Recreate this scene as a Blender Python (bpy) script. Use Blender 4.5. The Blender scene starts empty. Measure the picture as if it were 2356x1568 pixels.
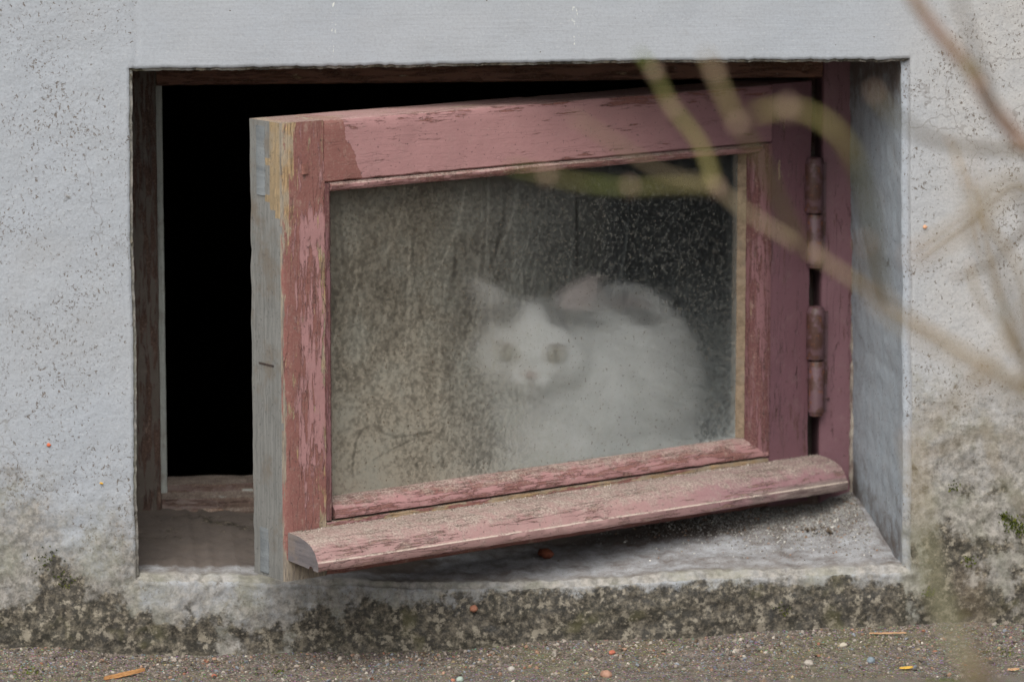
import bpy, bmesh, math, random
import numpy as np
from mathutils import Vector, noise, Matrix
R = math.radians

# ------------------------------------------------------------------ camera, world, sun, exposure
S = bpy.context.scene
COL = S.collection
D = 3.6
AZ, EL = R(6.7), R(9.3)
TARGET = Vector((0, 0, 0.262))
FWD = Vector((math.sin(AZ) * math.cos(EL), math.cos(AZ) * math.cos(EL), -math.sin(EL)))
CAM = TARGET - FWD * D
RIGHT = FWD.cross(Vector((0, 0, 1))).normalized()
UP = RIGHT.cross(FWD)
cam = bpy.data.cameras.new('camera')
cam.sensor_width = 36
cam.lens = 36 * D / (2356 / 2700)
cam.clip_start, cam.clip_end = 0.05, 200
cam.dof.use_dof = True
cam.dof.focus_distance = 3.58
cam.dof.aperture_fstop = 6.3
co = bpy.data.objects.new('camera', cam)
COL.objects.link(co)
co.location = CAM
co.rotation_euler = FWD.to_track_quat('-Z', 'Y').to_euler()
S.camera = co

SUN_EL, SUN_AZ = R(50), R(-22)          # azimuth measured from straight in front of the wall, minus = left
W = bpy.data.worlds.new('World')
S.world = W
W.use_nodes = True
nt = W.node_tree
bg = nt.nodes['Background']
sky = nt.nodes.new('ShaderNodeTexSky')
sky.sky_type = 'NISHITA'
sky.sun_disc = False
sky.sun_elevation = SUN_EL
sky.sun_rotation = R(180) - SUN_AZ
sky.air_density, sky.dust_density, sky.ozone_density = 1.0, 3.0, 1.0
hs = nt.nodes.new('ShaderNodeHueSaturation')      # the overcast: the same sky with little colour left in it
hs.inputs['Saturation'].default_value = 0.22
nt.links.new(sky.outputs[0], hs.inputs['Color'])
nt.links.new(hs.outputs[0], bg.inputs['Color'])
bg.inputs['Strength'].default_value = 0.15
sl = bpy.data.lights.new('sun', 'SUN')
sl.energy = 2.2
sl.angle = R(52)
sl.color = (1.0, 0.97, 0.93)
so = bpy.data.objects.new('sun', sl)
COL.objects.link(so)
sd = Vector((math.sin(SUN_AZ) * math.cos(SUN_EL), -math.cos(SUN_AZ) * math.cos(SUN_EL), math.sin(SUN_EL)))
so.location = sd * 8
so.rotation_euler = sd.to_track_quat('Z', 'Y').to_euler()

S.view_settings.view_transform = 'Standard'
S.view_settings.look = 'None'
S.view_settings.exposure = 0.40
S.view_settings.gamma = 1
S.cycles.use_denoising = True
S.cycles.denoiser = 'OPENIMAGEDENOISE'
S.cycles.denoising_input_passes = 'RGB_ALBEDO_NORMAL'
S.cycles.denoising_prefilter = 'NONE'
S.cycles.use_adaptive_sampling = False
S.cycles.max_bounces = 10
S.cycles.transparent_max_bounces = 16
S.cycles.sample_clamp_indirect = 8

# ------------------------------------------------------------------ helpers
rnd = random.Random(7)


def lin(r, g, b):
    f = lambda c: (c / 255 / 12.92) if c / 255 <= 0.04045 else ((c / 255 + 0.055) / 1.055) ** 2.4
    return (f(r), f(g), f(b), 1)


def ray(px, py):                      # px, py in a 2356 x 1568 frame
    return (FWD * D + RIGHT * ((px - 1178) / 2700) - UP * ((py - 784) / 2700)).normalized()


def at_dist(px, py, t):               # a point t metres in front of the camera
    d = ray(px, py)
    return CAM + d * (t / d.dot(FWD))


def proj(P):
    v = P - CAM
    z = v.dot(FWD)
    return 1178 + v.dot(RIGHT) / z * D * 2700, 784 - v.dot(UP) / z * D * 2700


def on_z(px, py, z):
    d = ray(px, py)
    return CAM + d * ((z - CAM.z) / d.z)


def on_y(px, py, y):
    d = ray(px, py)
    return CAM + d * ((y - CAM.y) / d.y)


def fbm(p, sc, oct=3):
    return noise.fractal(Vector(p) * sc, 1.0, 2.0, oct)


def tag(o, label=None, cat=None, group=None, kind=None):
    if label: o['label'] = label
    if cat: o['category'] = cat
    if group: o['group'] = group
    if kind: o['kind'] = kind
    return o


def empty(name, loc=(0, 0, 0), rz=0, parent=None):
    o = bpy.data.objects.new(name, None)
    COL.objects.link(o)
    o.empty_display_size = 0.05
    o.location = loc
    o.rotation_euler = (0, 0, rz)
    if parent: o.parent = parent
    return o


def mesh(name, verts, faces, mats, parent=None, smooth=True, sharp=None, midx=None):
    me = bpy.data.meshes.new(name)
    me.from_pydata([tuple(v) for v in verts], [], faces)
    for m in (mats if isinstance(mats, (list, tuple)) else [mats]):
        me.materials.append(m)
    if midx is not None:
        me.polygons.foreach_set('material_index', midx)
    if sharp is not None:
        bm = bmesh.new(); bm.from_mesh(me)
        bmesh.ops.recalc_face_normals(bm, faces=bm.faces)
        for e in bm.edges:
            if len(e.link_faces) == 2 and e.calc_face_angle(0) > R(sharp): e.smooth = False
        bm.to_mesh(me); bm.free()
    if smooth:
        me.polygons.foreach_set('use_smooth', [True] * len(me.polygons))
    me.update()
    o = bpy.data.objects.new(name, me)
    COL.objects.link(o)
    if parent: o.parent = parent
    return o


def paint_attr(o, name, arr):         # arr: n x 4
    a = o.data.color_attributes.new(name, 'FLOAT_COLOR', 'POINT')
    a.data.foreach_set('color', np.asarray(arr, dtype=np.float32).ravel())


class G:
    """small node-graph writer"""
    def __init__(s, name, rough=0.85, spec=0.3):
        s.m = bpy.data.materials.new(name)
        s.m.use_nodes = True
        s.t = s.m.node_tree
        s.n = s.t.nodes
        s.b = s.n['Principled BSDF']
        s.b.inputs['Roughness'].default_value = rough
        s.b.inputs['Specular IOR Level'].default_value = spec
        s.out = s.n['Material Output']

    def put(s, sock, v):
        if isinstance(v, bpy.types.NodeSocket): s.t.links.new(v, sock)
        elif v is not None:
            if hasattr(sock.default_value, '__len__') and not hasattr(v, '__len__'): v = (v,) * len(sock.default_value)
            if hasattr(sock.default_value, '__len__') and len(v) > len(sock.default_value): v = v[:len(sock.default_value)]
            sock.default_value = v

    def coord(s):
        if not hasattr(s, '_c'): s._c = s.n.new('ShaderNodeTexCoord')
        return s._c.outputs['Object']

    def normal(s):
        if not hasattr(s, '_g'): s._g = s.n.new('ShaderNodeNewGeometry')
        return s._g.outputs['Normal']

    def xyz(s, v):
        q = s.n.new('ShaderNodeSeparateXYZ'); s.put(q.inputs[0], v); return q.outputs

    def map(s, v, sc=(1, 1, 1), loc=(0, 0, 0)):
        q = s.n.new('ShaderNodeMapping'); s.put(q.inputs['Vector'], v)
        q.inputs['Scale'].default_value = sc; q.inputs['Location'].default_value = loc
        return q.outputs[0]

    def noise(s, v, sc=1, det=3, ro=0.55, dist=0, col=False):
        q = s.n.new('ShaderNodeTexNoise')
        s.put(q.inputs['Vector'], v)
        q.inputs['Scale'].default_value = sc; q.inputs['Detail'].default_value = det
        q.inputs['Roughness'].default_value = ro; q.inputs['Distortion'].default_value = dist
        return q.outputs['Color' if col else 'Fac']

    def voro(s, v, sc=1, feat='F1', out='Distance', rand=1):
        q = s.n.new('ShaderNodeTexVoronoi'); q.feature = feat
        s.put(q.inputs['Vector'], v); q.inputs['Scale'].default_value = sc
        q.inputs['Randomness'].default_value = rand
        return q.outputs[out]

    def mt(s, op, a, b=None, c=None):
        q = s.n.new('ShaderNodeMath'); q.operation = op
        s.put(q.inputs[0], a)
        if b is not None: s.put(q.inputs[1], b)
        if c is not None: s.put(q.inputs[2], c)
        return q.outputs[0]

    def step(s, x, lo, hi, a=0, b=1):
        q = s.n.new('ShaderNodeMapRange'); q.interpolation_type = 'SMOOTHSTEP'
        s.put(q.inputs['Value'], x)
        q.inputs['From Min'].default_value = lo; q.inputs['From Max'].default_value = hi
        q.inputs['To Min'].default_value = a; q.inputs['To Max'].default_value = b
        return q.outputs[0]

    def mix(s, f, a, b, mode='MIX'):
        q = s.n.new('ShaderNodeMix'); q.data_type = 'RGBA'; q.blend_type = mode
        s.put(q.inputs[0], f); s.put(q.inputs[6], a); s.put(q.inputs[7], b)
        return q.outputs[2]

    def attr(s, name):
        q = s.n.new('ShaderNodeAttribute'); q.attribute_name = name
        e = s.n.new('ShaderNodeSeparateColor'); s.t.links.new(q.outputs['Color'], e.inputs[0])
        return e.outputs[0], e.outputs[1], e.outputs[2], q.outputs['Alpha']

    def attrcol(s, name):
        q = s.n.new('ShaderNodeAttribute'); q.attribute_name = name
        return q.outputs['Color']

    def bump(s, h, strength=0.5, dist=0.001, prev=None):
        q = s.n.new('ShaderNodeBump'); s.put(q.inputs['Height'], h)
        q.inputs['Strength'].default_value = strength; q.inputs['Distance'].default_value = dist
        if prev is not None: s.put(q.inputs['Normal'], prev)
        return q.outputs[0]

    def done(s, color=None, nrm=None, rough=None):
        if color is not None: s.put(s.b.inputs['Base Color'], color)
        if nrm is not None: s.put(s.b.inputs['Normal'], nrm)
        if rough is not None: s.put(s.b.inputs['Roughness'], rough)
        return s.m


# ------------------------------------------------------------------ materials
def mat_wall():
    g = G('painted_plaster', 0.9, 0.2)
    p = g.coord()
    x, y, z = g.xyz(p)
    dirt, moss, warm, rough = g.attr('stain_shade')
    n_big = g.noise(p, 9, 4)
    n_mid = g.noise(p, 45, 4, 0.6)
    n_fine = g.noise(p, 420, 4, 0.65)
    c = g.mix(warm, lin(149, 154, 160), lin(163, 161, 158))
    c = g.mix(g.step(warm, 0.0, -0.8), c, lin(148, 157, 164))          # blue-grey paint inside the reveal
    c = g.mix(g.step(n_mid, 0.35, 0.7, 0, 0.35), c, lin(148, 151, 154))
    c = g.mix(g.step(n_fine, 0.42, 0.72, 0, 0.35), c, lin(128, 128, 129))
    c = g.mix(g.step(n_big, 0.5, 0.75, 0, 0.22), c, lin(142, 139, 134))
    c = g.mix(g.step(g.noise(p, 300, 3, 0.6), 0.28, 0.40, 0.22, 0), c, lin(186, 186, 184))
    smooth = g.step(rough, 0.5, 0.2)
    # brushed strokes: level on the band over the window, upright inside the reveal
    ins = g.step(y, 0.004, 0.02)
    br1 = g.noise(g.mix(0.02, g.map(p, (16, 16, 260)), g.noise(p, 20, 2, col=True), 'ADD'), 1, 4, 0.65)
    br2 = g.noise(g.map(p, (240, 240, 14)), 1, 4, 0.65)
    br = g.mix(ins, br1, br2)
    c = g.mix(g.mt('MULTIPLY', g.step(br, 0.5, 0.78), g.mt('MULTIPLY', smooth, g.mix(ins, 0.28, 0.14))), c, lin(140, 142, 144))
    # drips of pale paint on the band
    for x0 in (-0.1500, 0.0535):
        dd = g.step(g.mt('ABSOLUTE', g.mt('SUBTRACT', x, x0)), 0.0045, 0.0005)
        dd = g.mt('MULTIPLY', dd, g.step(g.noise(g.map(p, (500, 100, 190)), 1, 2), 0.60, 0.66))
        dd = g.mt('MULTIPLY', dd, g.step(z, 0.505, 0.515))
        c = g.mix(g.mt('MULTIPLY', dd, 0.5), c, lin(226, 226, 212))
    # small pits and flecks that hold dirt
    wob = g.noise(p, 190, 3, 0.6, col=True)
    pv2 = g.mix(0.007, g.map(p, (1, 1, 0.75)), wob, 'ADD')
    pit = g.noise(pv2, 460, 3, 0.62)
    dens = g.step(g.noise(p, 17, 3), 0.30, 0.68, 0.0, 0.10)
    dens = g.mt('ADD', dens, g.mt('MULTIPLY', rough, 0.012))
    pk = g.mt('ADD', pit, dens)
    pm = g.mt('MULTIPLY', g.step(pk, 0.685, 0.735), g.step(rough, 0.05, 0.5, 0.0, 0.85))
    soft = g.mt('MULTIPLY', g.step(pk, 0.60, 0.70, 0, 0.20), g.step(rough, 0.05, 0.6, 0.2, 1))
    sp = g.step(g.voro(p, 130), 0.10, 0.05)           # rare round dots
    sp = g.mt('MULTIPLY', sp, g.step(g.noise(p, 60, 1), 0.60, 0.65))
    rs = g.mt('MULTIPLY', ins, g.step(g.noise(g.map(p, (420, 420, 260)), 1, 2), 0.64, 0.70))
    pm = g.mt('MAXIMUM', g.mt('MAXIMUM', pm, sp), g.mt('MULTIPLY', rs, 0.7))
    c = g.mix(soft, c, lin(120, 116, 110))
    c = g.mix(pm, c, g.mix(n_mid, lin(66, 60, 56), lin(118, 106, 94)))
    # hairline cracks
    cw = g.mix(0.05, p, g.noise(p, 18, 4, 0.65, col=True), 'ADD')
    ck = g.mt('MULTIPLY', g.step(g.voro(cw, 7.5, 'DISTANCE_TO_EDGE'), 0.0075, 0.002), g.mt('MULTIPLY', g.step(g.noise(p, 6, 2), 0.50, 0.60), g.step(rough, 0.3, 0.6)))
    c = g.mix(g.mt('MULTIPLY', ck, 0.35), c, lin(96, 90, 84))
    # earth splashed up from the ground; also carries shade put into the reveal top
    dn = g.noise(p, 55, 6, 0.72)
    dm = g.step(g.mt('ADD', dirt, g.mt('MULTIPLY', g.mt('SUBTRACT', dn, 0.5), 1.5)), 0.18, 0.95, 0, 0.86)
    earth = g.mix(g.step(g.noise(p, 160, 5, 0.72), 0.34, 0.66), lin(90, 86, 77), lin(150, 144, 135))
    earth = g.mix(g.step(g.noise(p, 24, 4), 0.42, 0.66, 0, 0.5), earth, lin(118, 118, 98))
    earth = g.mix(ins, earth, g.mix(g.noise(g.map(p, (60, 60, 60)), 1, 5, 0.7), lin(58, 47, 39), lin(95, 81, 69)))
    c = g.mix(dm, c, earth)
    # dark algae crust with pale plaster showing through
    m1 = g.noise(p, 22, 5, 0.66)
    m2 = g.noise(p, 78, 5, 0.7)
    mk = g.mt('ADD', moss, g.mt('ADD', g.mt('MULTIPLY', g.mt('SUBTRACT', m1, 0.5), 2.2), g.mt('MULTIPLY', g.mt('SUBTRACT', m2, 0.5), 0.9)))
    mm = g.step(mk, 0.38, 0.66)
    k1 = g.noise(p, 170, 5, 0.75)
    crust = g.mix(g.step(k1, 0.40, 0.66), lin(38, 35, 29), lin(110, 102, 88))
    crust = g.mix(g.step(g.noise(p, 85, 4, 0.65), 0.55, 0.64, 0, 0.75), crust, lin(146, 138, 122))
    crust = g.mix(g.step(g.noise(p, 30, 3), 0.58, 0.70, 0, 0.45), crust, lin(84, 80, 44))
    crust = g.mix(g.step(g.voro(p, 150), 0.22, 0.14, 0, 0.5), crust, lin(150, 140, 124))
    c = g.mix(g.mt('MULTIPLY', mm, 0.87), c, crust)
    h1 = g.noise(p, 230, 4, 0.6)
    h = g.mt('SUBTRACT', h1, g.mt('MULTIPLY', pm, 0.8))
    h = g.mt('MULTIPLY', h, g.mt('ADD', g.mt('MULTIPLY', rough, 0.9), 0.2))
    h = g.mt('ADD', h, g.mt('MULTIPLY', g.mt('MULTIPLY', g.noise(p, 120, 6, 0.75), 2.4), g.mt('MAXIMUM', mm, g.mt('MULTIPLY', g.mt('MULTIPLY', dm, 0.7), g.step(rough, 0.2, 0.6, 0.1, 1)))))
    n1 = g.bump(h, 0.5, 0.0014)
    n1 = g.bump(g.mt('MULTIPLY', br, smooth), 0.22, 0.0012, n1)
    return g.done(c, n1)


def paint_mat(name, axis, pink, under, bias=0.0, bare=0.0, extra=None, dust=1.0, mauve=None, fin=None, crk=0.5):
    """old flaking paint over wood. axis = grain direction in the part's own coordinates"""
    g = G(name, 0.62, 0.35)
    p = g.coord()
    sel = lambda al, ac: {'x': (al, ac, ac), 'y': (ac, al, ac), 'z': (ac, ac, al)}[axis]
    wv = g.mix(0.004, p, g.noise(p, 45, 3, col=True), 'ADD')
    grain = g.noise(g.map(wv, sel(26, 330)), 1, 5, 0.65)
    fine = g.noise(g.map(wv, sel(45, 800)), 1, 3, 0.6)
    big = g.noise(g.map(p, sel(17, 62)), 1, 5, 0.65)
    blot = g.noise(p, 42, 5, 0.65)
    tiny = g.noise(p, 560, 3, 0.6)
    e1 = e2 = None
    if extra: e1, e2 = extra(g, p)
    pk = g.mix(g.noise(p, 14, 3), pink, tuple(v * 0.84 for v in pink[:3]) + (1,))
    pk = g.mix(g.step(blot, 0.5, 0.75, 0, 0.35), pk, tuple(v * 0.72 for v in pink[:3]) + (1,))
    if mauve: pk = g.mix(mauve(g, p), pk, lin(126, 92, 98))
    un = g.mix(blot, under, tuple(v * 1.45 for v in under[:3]) + (1,))
    un = g.mix(g.step(tiny, 0.48, 0.75, 0, 0.4), un, lin(150, 124, 110))
    un = g.mix(g.step(g.noise(g.map(p, (120, 60, 60)), 1, 4, 0.7), 0.56, 0.70, 0, 0.45), un, lin(160, 140, 126))
    k1 = g.mt('ADD', g.mt('MULTIPLY', grain, 0.60), g.mt('MULTIPLY', big, 0.50))
    k1 = g.mt('ADD', k1, bias)
    if e1 is not None: k1 = g.mt('ADD', k1, e1)
    m1 = g.step(k1, 0.560, 0.585)                   # top coat gone
    rim = g.mt('MULTIPLY', g.step(k1, 0.525, 0.56), g.step(k1, 0.60, 0.57))
    k2 = g.mt('ADD', g.mt('MULTIPLY', grain, 0.50), g.mt('MULTIPLY', g.noise(g.map(p, sel(20, 75), (3, 1, 7)), 1, 5, 0.65), 0.60))
    k2 = g.mt('ADD', k2, bare)
    if e2 is not None: k2 = g.mt('ADD', k2, e2)
    m2 = g.step(k2, 0.655, 0.69)                    # down to the wood
    woodc = g.mix(g.step(fine, 0.35, 0.65), lin(112, 92, 68), lin(170, 142, 106))
    woodc = g.mix(g.step(blot, 0.40, 0.62, 0, 0.85), woodc, lin(146, 134, 116))
    c = g.mix(m1, pk, un)
    c = g.mix(g.mt('MULTIPLY', rim, 0.35), c, lin(96, 66, 62))
    c = g.mix(m2, c, woodc)
    crack = g.mt('MULTIPLY', g.step(g.mt('ABSOLUTE', g.mt('SUBTRACT', g.noise(g.map(wv, sel(9, 170)), 1, 2, 0.5), 0.5)), 0.012, 0.003), g.step(big, 0.44, 0.56))
    c = g.mix(g.mt('MULTIPLY', crack, crk), c, lin(64, 48, 44))
    c = g.mix(g.step(g.noise(p, 330, 3, 0.55), 0.63, 0.69, 0, 0.65), c, lin(66, 50, 46))
    if fin: c = fin(g, p, c, fine, blot)
    # grit lying on what faces up
    nz = g.xyz(g.normal())[2]
    dz = g.mt('ADD', nz, g.mt('MULTIPLY', g.mt('SUBTRACT', g.noise(p, 90, 6, 0.75), 0.5), 1.5))
    dm = g.step(dz, 0.50, 1.15, 0, 0.9 * dust)
    dm = g.mt('MAXIMUM', dm, g.step(g.noise(p, 75, 6, 0.75), 0.50, 0.80, 0, 0.6 * dust))
    c = g.mix(dm, c, g.mix(g.step(tiny, 0.3, 0.7), lin(106, 94, 84), lin(172, 160, 148)))
    h = g.mt('SUBTRACT', g.mt('MULTIPLY', g.noise(p, 130, 4, 0.6), 0.5), g.mt('MULTIPLY', m1, 0.45))
    h = g.mt('SUBTRACT', h, g.mt('MULTIPLY', m2, 0.5))
    h = g.mt('SUBTRACT', h, g.mt('MULTIPLY', crack, crk * 1.6))
    h = g.mt('ADD', h, g.mt('MULTIPLY', fine, g.mt('ADD', 0.15, g.mt('MULTIPLY', m2, 0.8))))
    h = g.mt('ADD', h, g.mt('MULTIPLY', g.mt('MULTIPLY', tiny, dm), 0.8))
    n1 = g.bump(h, 0.8, 0.0012)
    ro = g.mt('ADD', g.mt('MULTIPLY', g.mt('MAXIMUM', m1, dm), 0.35), 0.50)
    return g.done(c, n1, ro)


def raw_wood(name, axis, c0, c1, c2, ac=420):
    g = G(name, 0.9, 0.15)
    p = g.coord()
    sc = {'x': (14, ac, ac), 'y': (ac, 14, ac), 'z': (ac, ac, 14)}[axis]
    wv = g.mix(0.006, p, g.noise(p, 40, 3, col=True), 'ADD')
    gr = g.noise(g.map(wv, sc), 1, 5, 0.7)
    bl = g.noise(p, 34, 5, 0.65)
    c = g.mix(g.step(gr, 0.30, 0.70), c0, c1)
    c = g.mix(g.step(bl, 0.48, 0.70, 0, 0.8), c, c2)
    c = g.mix(g.step(g.noise(p, 380, 3), 0.60, 0.70, 0, 0.5), c, tuple(v * 0.5 for v in c0[:3]) + (1,))
    return g.done(c, g.bump(gr, 0.5, 0.0009))


PINK, UNDER = lin(160, 120, 118), lin(112, 74, 68)
MAUVE_SHADED, DARKRED = lin(110, 78, 84), lin(80, 52, 53)  # mauve stile paint, made darker so the colour carries reveal shade


def ex_left_stile(g, p):
    x, y, z = g.xyz(p)
    nb = g.mt('MULTIPLY', g.mt('SUBTRACT', g.noise(g.map(p, (160, 160, 14)), 1, 4, 0.65), 0.5), 0.03)
    a = g.step(g.mt('ADD', x, nb), 0.556, 0.574)                 # outer corner worn
    top = g.step(z, 0.27, 0.42, 0.10, 0.75)
    b = g.mt('MULTIPLY', a, top)
    inner = g.mt('MULTIPLY', g.step(g.mt('ADD', x, nb), 0.546, 0.538), 0.10)
    topm = g.step(g.mt('ADD', z, g.mt('MULTIPLY', nb, 2)), 0.375, 0.395, 0, 0.12)
    low = g.step(z, 0.19, 0.15, 0, 0.09)
    e1 = g.mt('ADD', g.mt('ADD', topm, low), g.mt('MULTIPLY', a, 0.14))
    return e1, g.mt('ADD', g.mt('MULTIPLY', b, 0.26), inner)


def ex_top_rail(g, p):
    x, y, z = g.xyz(p)
    nb = g.mt('MULTIPLY', g.mt('SUBTRACT', g.noise(p, 40, 4, 0.6), 0.5), 0.022)
    q = g.mt('ADD', g.mt('ADD', x, nb), g.mt('MULTIPLY', g.mt('SUBTRACT', 0.43, z), 0.40))
    e1 = g.step(q, 0.5045, 0.5065, 0, 0.5)
    e1 = g.mt('ADD', e1, g.step(z, 0.438, 0.459, -0.03, 0.05))
    e2 = g.step(z, 0.4565, 0.4605, 0, 0.10)
    return e1, g.mt('SUBTRACT', e2, 0.03)


def mauve_shade_x(g, p):  # paint turns mauve towards the hinge; its darker tone paints in reveal shade
    x, y, z = g.xyz(p)
    q = g.mt('ADD', x, g.mt('MULTIPLY', g.mt('SUBTRACT', g.noise(p, 12, 3), 0.5), 0.10))
    return g.step(q, 0.26, 0.10, 0, 0.7)


def fin_stile(g, p, c, fine, blot):
    """the foot of the stile under the drip bar, and its ragged outer corner, are bare grey wood"""
    x, y, z = g.xyz(p)
    nb = g.mt('MULTIPLY', g.mt('SUBTRACT', g.noise(g.map(p, (220, 220, 26)), 1, 5, 0.7), 0.5), 0.016)
    m = g.mt('MAXIMUM', g.step(g.mt('ADD', x, nb), 0.5755, 0.5768), g.step(z, 0.0965, 0.0945))
    return g.mix(g.mt('MULTIPLY', m, 0.95), c, g.mix(g.step(fine, 0.35, 0.65), lin(104, 98, 90), lin(140, 130, 114)))


def fin_drip(g, p, c, fine, blot):
    x, y, z = g.xyz(p)
    worn = g.mt('MULTIPLY', g.step(z, 0.1055, 0.1020), g.step(g.mt('ADD', x, g.mt('MULTIPLY', blot, 0.16)), 0.23, 0.13))
    c = g.mix(g.mt('MULTIPLY', worn, 0.85), c, g.mix(g.step(fine, 0.35, 0.65), lin(84, 72, 68), lin(134, 122, 114)))
    ln = g.mt('MULTIPLY', g.step(g.mt('ABSOLUTE', g.mt('SUBTRACT', z, 0.1003)), 0.0008, 0.0003), g.step(g.noise(p, 60, 4), 0.36, 0.5))
    return g.mix(g.mt('MULTIPLY', ln, 0.75), c, lin(196, 180, 166))


def fin_fsill(g, p, c, fine, blot):
    x, y, z = g.xyz(p)
    m = g.mt('MULTIPLY', g.step(g.noise(g.map(p, (45, 45, 90)), 1, 3), 0.62, 0.635), g.step(g.mt('ABSOLUTE', g.mt('SUBTRACT', z, 0.019)), 0.006, 0.004))
    c = g.mix(m, c, lin(172, 176, 170))
    o = g.mt('MULTIPLY', g.step(g.noise(g.map(p, (30, 60, 140)), 1, 4), 0.54, 0.58), g.step(g.mt('ABSOLUTE', g.mt('SUBTRACT', z, 0.0085)), 0.003, 0.002))
    return g.mix(g.mt('MULTIPLY', o, 0.8), c, lin(150, 112, 86))


def ex_stile_r(g, p):
    x, y, z = g.xyz(p)
    m = g.mt('MULTIPLY', g.step(g.mt('ABSOLUTE', g.mt('SUBTRACT', x, 0.040)), 0.012, 0.004), g.step(g.mt('ABSOLUTE', g.mt('SUBTRACT', z, 0.384)), 0.020, 0.006))
    return None, g.mt('MULTIPLY', m, 0.16)


def ex_rail_b(g, p):
    x, y, z = g.xyz(p)
    return None, g.step(z, 0.1150, 0.1165, 0, 0.16)


M_WALL = mat_wall()
M_STILE_L = paint_mat('flaking_pink_paint', 'z', PINK, UNDER, -0.005, -0.005, ex_left_stile, 0.6, None, fin_stile)
M_RAIL_T = paint_mat('pink_paint_on_rail', 'x', PINK, UNDER, -0.078, -0.05, ex_top_rail, 0.4, mauve_shade_x, None, 0.12)
M_STILE_R = paint_mat('mauve_paint_shaded', 'z', MAUVE_SHADED, DARKRED, -0.085, -0.08, ex_stile_r, 0.3)
M_BEAD_V = paint_mat('worn_red_paint', 'z', lin(122, 86, 88), lin(86, 54, 53), 0.03, -0.05, None, 0.25)
M_BEAD_H = paint_mat('worn_red_paint_across', 'x', lin(154, 115, 113), lin(106, 72, 67), 0.01, -0.04, None, 0.8)
M_RAIL_B = paint_mat('dusty_red_paint', 'x', PINK, UNDER, 0.08, -0.02, ex_rail_b, 0.8, mauve_shade_x)
M_DRIP = paint_mat('dusty_pink_paint', 'x', lin(154, 122, 118), lin(116, 90, 83), -0.05, -0.07, None, 0.95, mauve_shade_x, fin_drip)
M_JAMB_R = paint_mat('mauve_jamb_paint_shaded', 'z', lin(114, 82, 88), lin(82, 54, 57), -0.11, -0.05, None, 0.35)  # mauve jamb colour, darkened to include the shade of the recess
M_JAMB_L = paint_mat('brown_jamb_paint', 'z', lin(98, 90, 82), lin(74, 58, 50), 0.0, -0.06, None, 0.6)
M_HEAD = paint_mat('brown_head_paint', 'x', lin(120, 80, 60), lin(84, 58, 44), 0.0, 0.0, None, 0.3)
M_FSILL = paint_mat('brown_sill_paint', 'x', lin(98, 80, 72), lin(82, 68, 60), 0.02, -0.06, None, 0.9, None, fin_fsill)
M_GREY = raw_wood('weathered_wood', 'z', lin(100, 100, 97), lin(121, 120, 116), lin(104, 95, 84))
M_GREYX = raw_wood('weathered_end_grain', 'y', lin(86, 82, 84), lin(112, 106, 106), lin(120, 108, 98), 200)
M_TENON = raw_wood('tenon_end_grain', 'y', lin(100, 104, 106), lin(122, 126, 127), lin(112, 110, 104), 200)
M_PUTTY = raw_wood('old_putty', 'y', lin(106, 92, 76), lin(140, 122, 102), lin(118, 108, 96), 160)
M_PALE = raw_wood('old_green_grey_paint', 'z', lin(150, 154, 150), lin(176, 180, 174), lin(128, 122, 112))


def mat_hinge():
    g = G('rusty_hinge', 0.5, 0.5)
    p = g.coord()
    a = g.noise(p, 70, 5, 0.65)
    c = g.mix(g.step(a, 0.46, 0.56), lin(92, 68, 72), lin(72, 48, 40))
    c = g.mix(g.step(g.noise(p, 140, 4, 0.6), 0.58, 0.68, 0, 0.8), c, lin(122, 76, 52))
    c = g.mix(g.step(g.noise(p, 90, 3), 0.62, 0.68, 0, 0.7), c, lin(66, 46, 44))
    return g.done(c, g.bump(g.noise(p, 260, 4), 0.5, 0.0008))


M_HINGE = mat_hinge()


def mat_simple(name, c0, c1, sc=60, rough=0.9, bump=0.4, dist=0.001):
    g = G(name, rough, 0.2)
    p = g.coord()
    a = g.noise(p, sc, 5, 0.65)
    return g.done(g.mix(g.step(a, 0.32, 0.68), c0, c1), g.bump(a, bump, dist))


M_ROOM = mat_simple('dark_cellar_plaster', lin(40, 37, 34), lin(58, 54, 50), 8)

# ------------------------------------------------------------------ house wall
U0, U1, V0, V1 = -0.3197, 0.3395, 0.0560, 0.4970        # opening in the wall


def spaced(lo, hi, marks, fine, dlo, dhi, coarse):
    """grid lines: fine spacing between dlo and dhi, growing outside, the marks always on a line"""
    out = []
    pts = [dlo] + marks + [dhi]
    for a, b in zip(pts[:-1], pts[1:]):
        n = max(1, round((b - a) / fine))
        out += [a + (b - a) * i / n for i in range(n)]
    out.append(dhi)
    s, x = fine, dhi
    while x < hi:
        s = min(s * 1.5, coarse); x = min(hi, x + s); out.append(x)
    s, x = fine, dlo
    pre = []
    while x > lo:
        s = min(s * 1.5, coarse); x = max(lo, x - s); pre.append(x)
    return pre[::-1] + out


XS = spaced(-4, 4, [U0, U1], 0.003, -0.50, 0.50, 0.5)
ZS = spaced(-0.10, 3.2, [V0, V1], 0.003, -0.05, 0.62, 0.5)


def edge_dx(z, left):
    t = (z - V0) / (V1 - V0)
    if left: return 0.0006 * math.sin(z * 31) + 0.0007 * fbm((1.3, 0, z), 25) + 0.0006 * fbm((4.3, 0, z), 150)
    return -0.0045 * max(0, t) ** 2 + 0.0035 * (1 - t) + 0.0010 * fbm((7.1, 2, z), 22)


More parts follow.
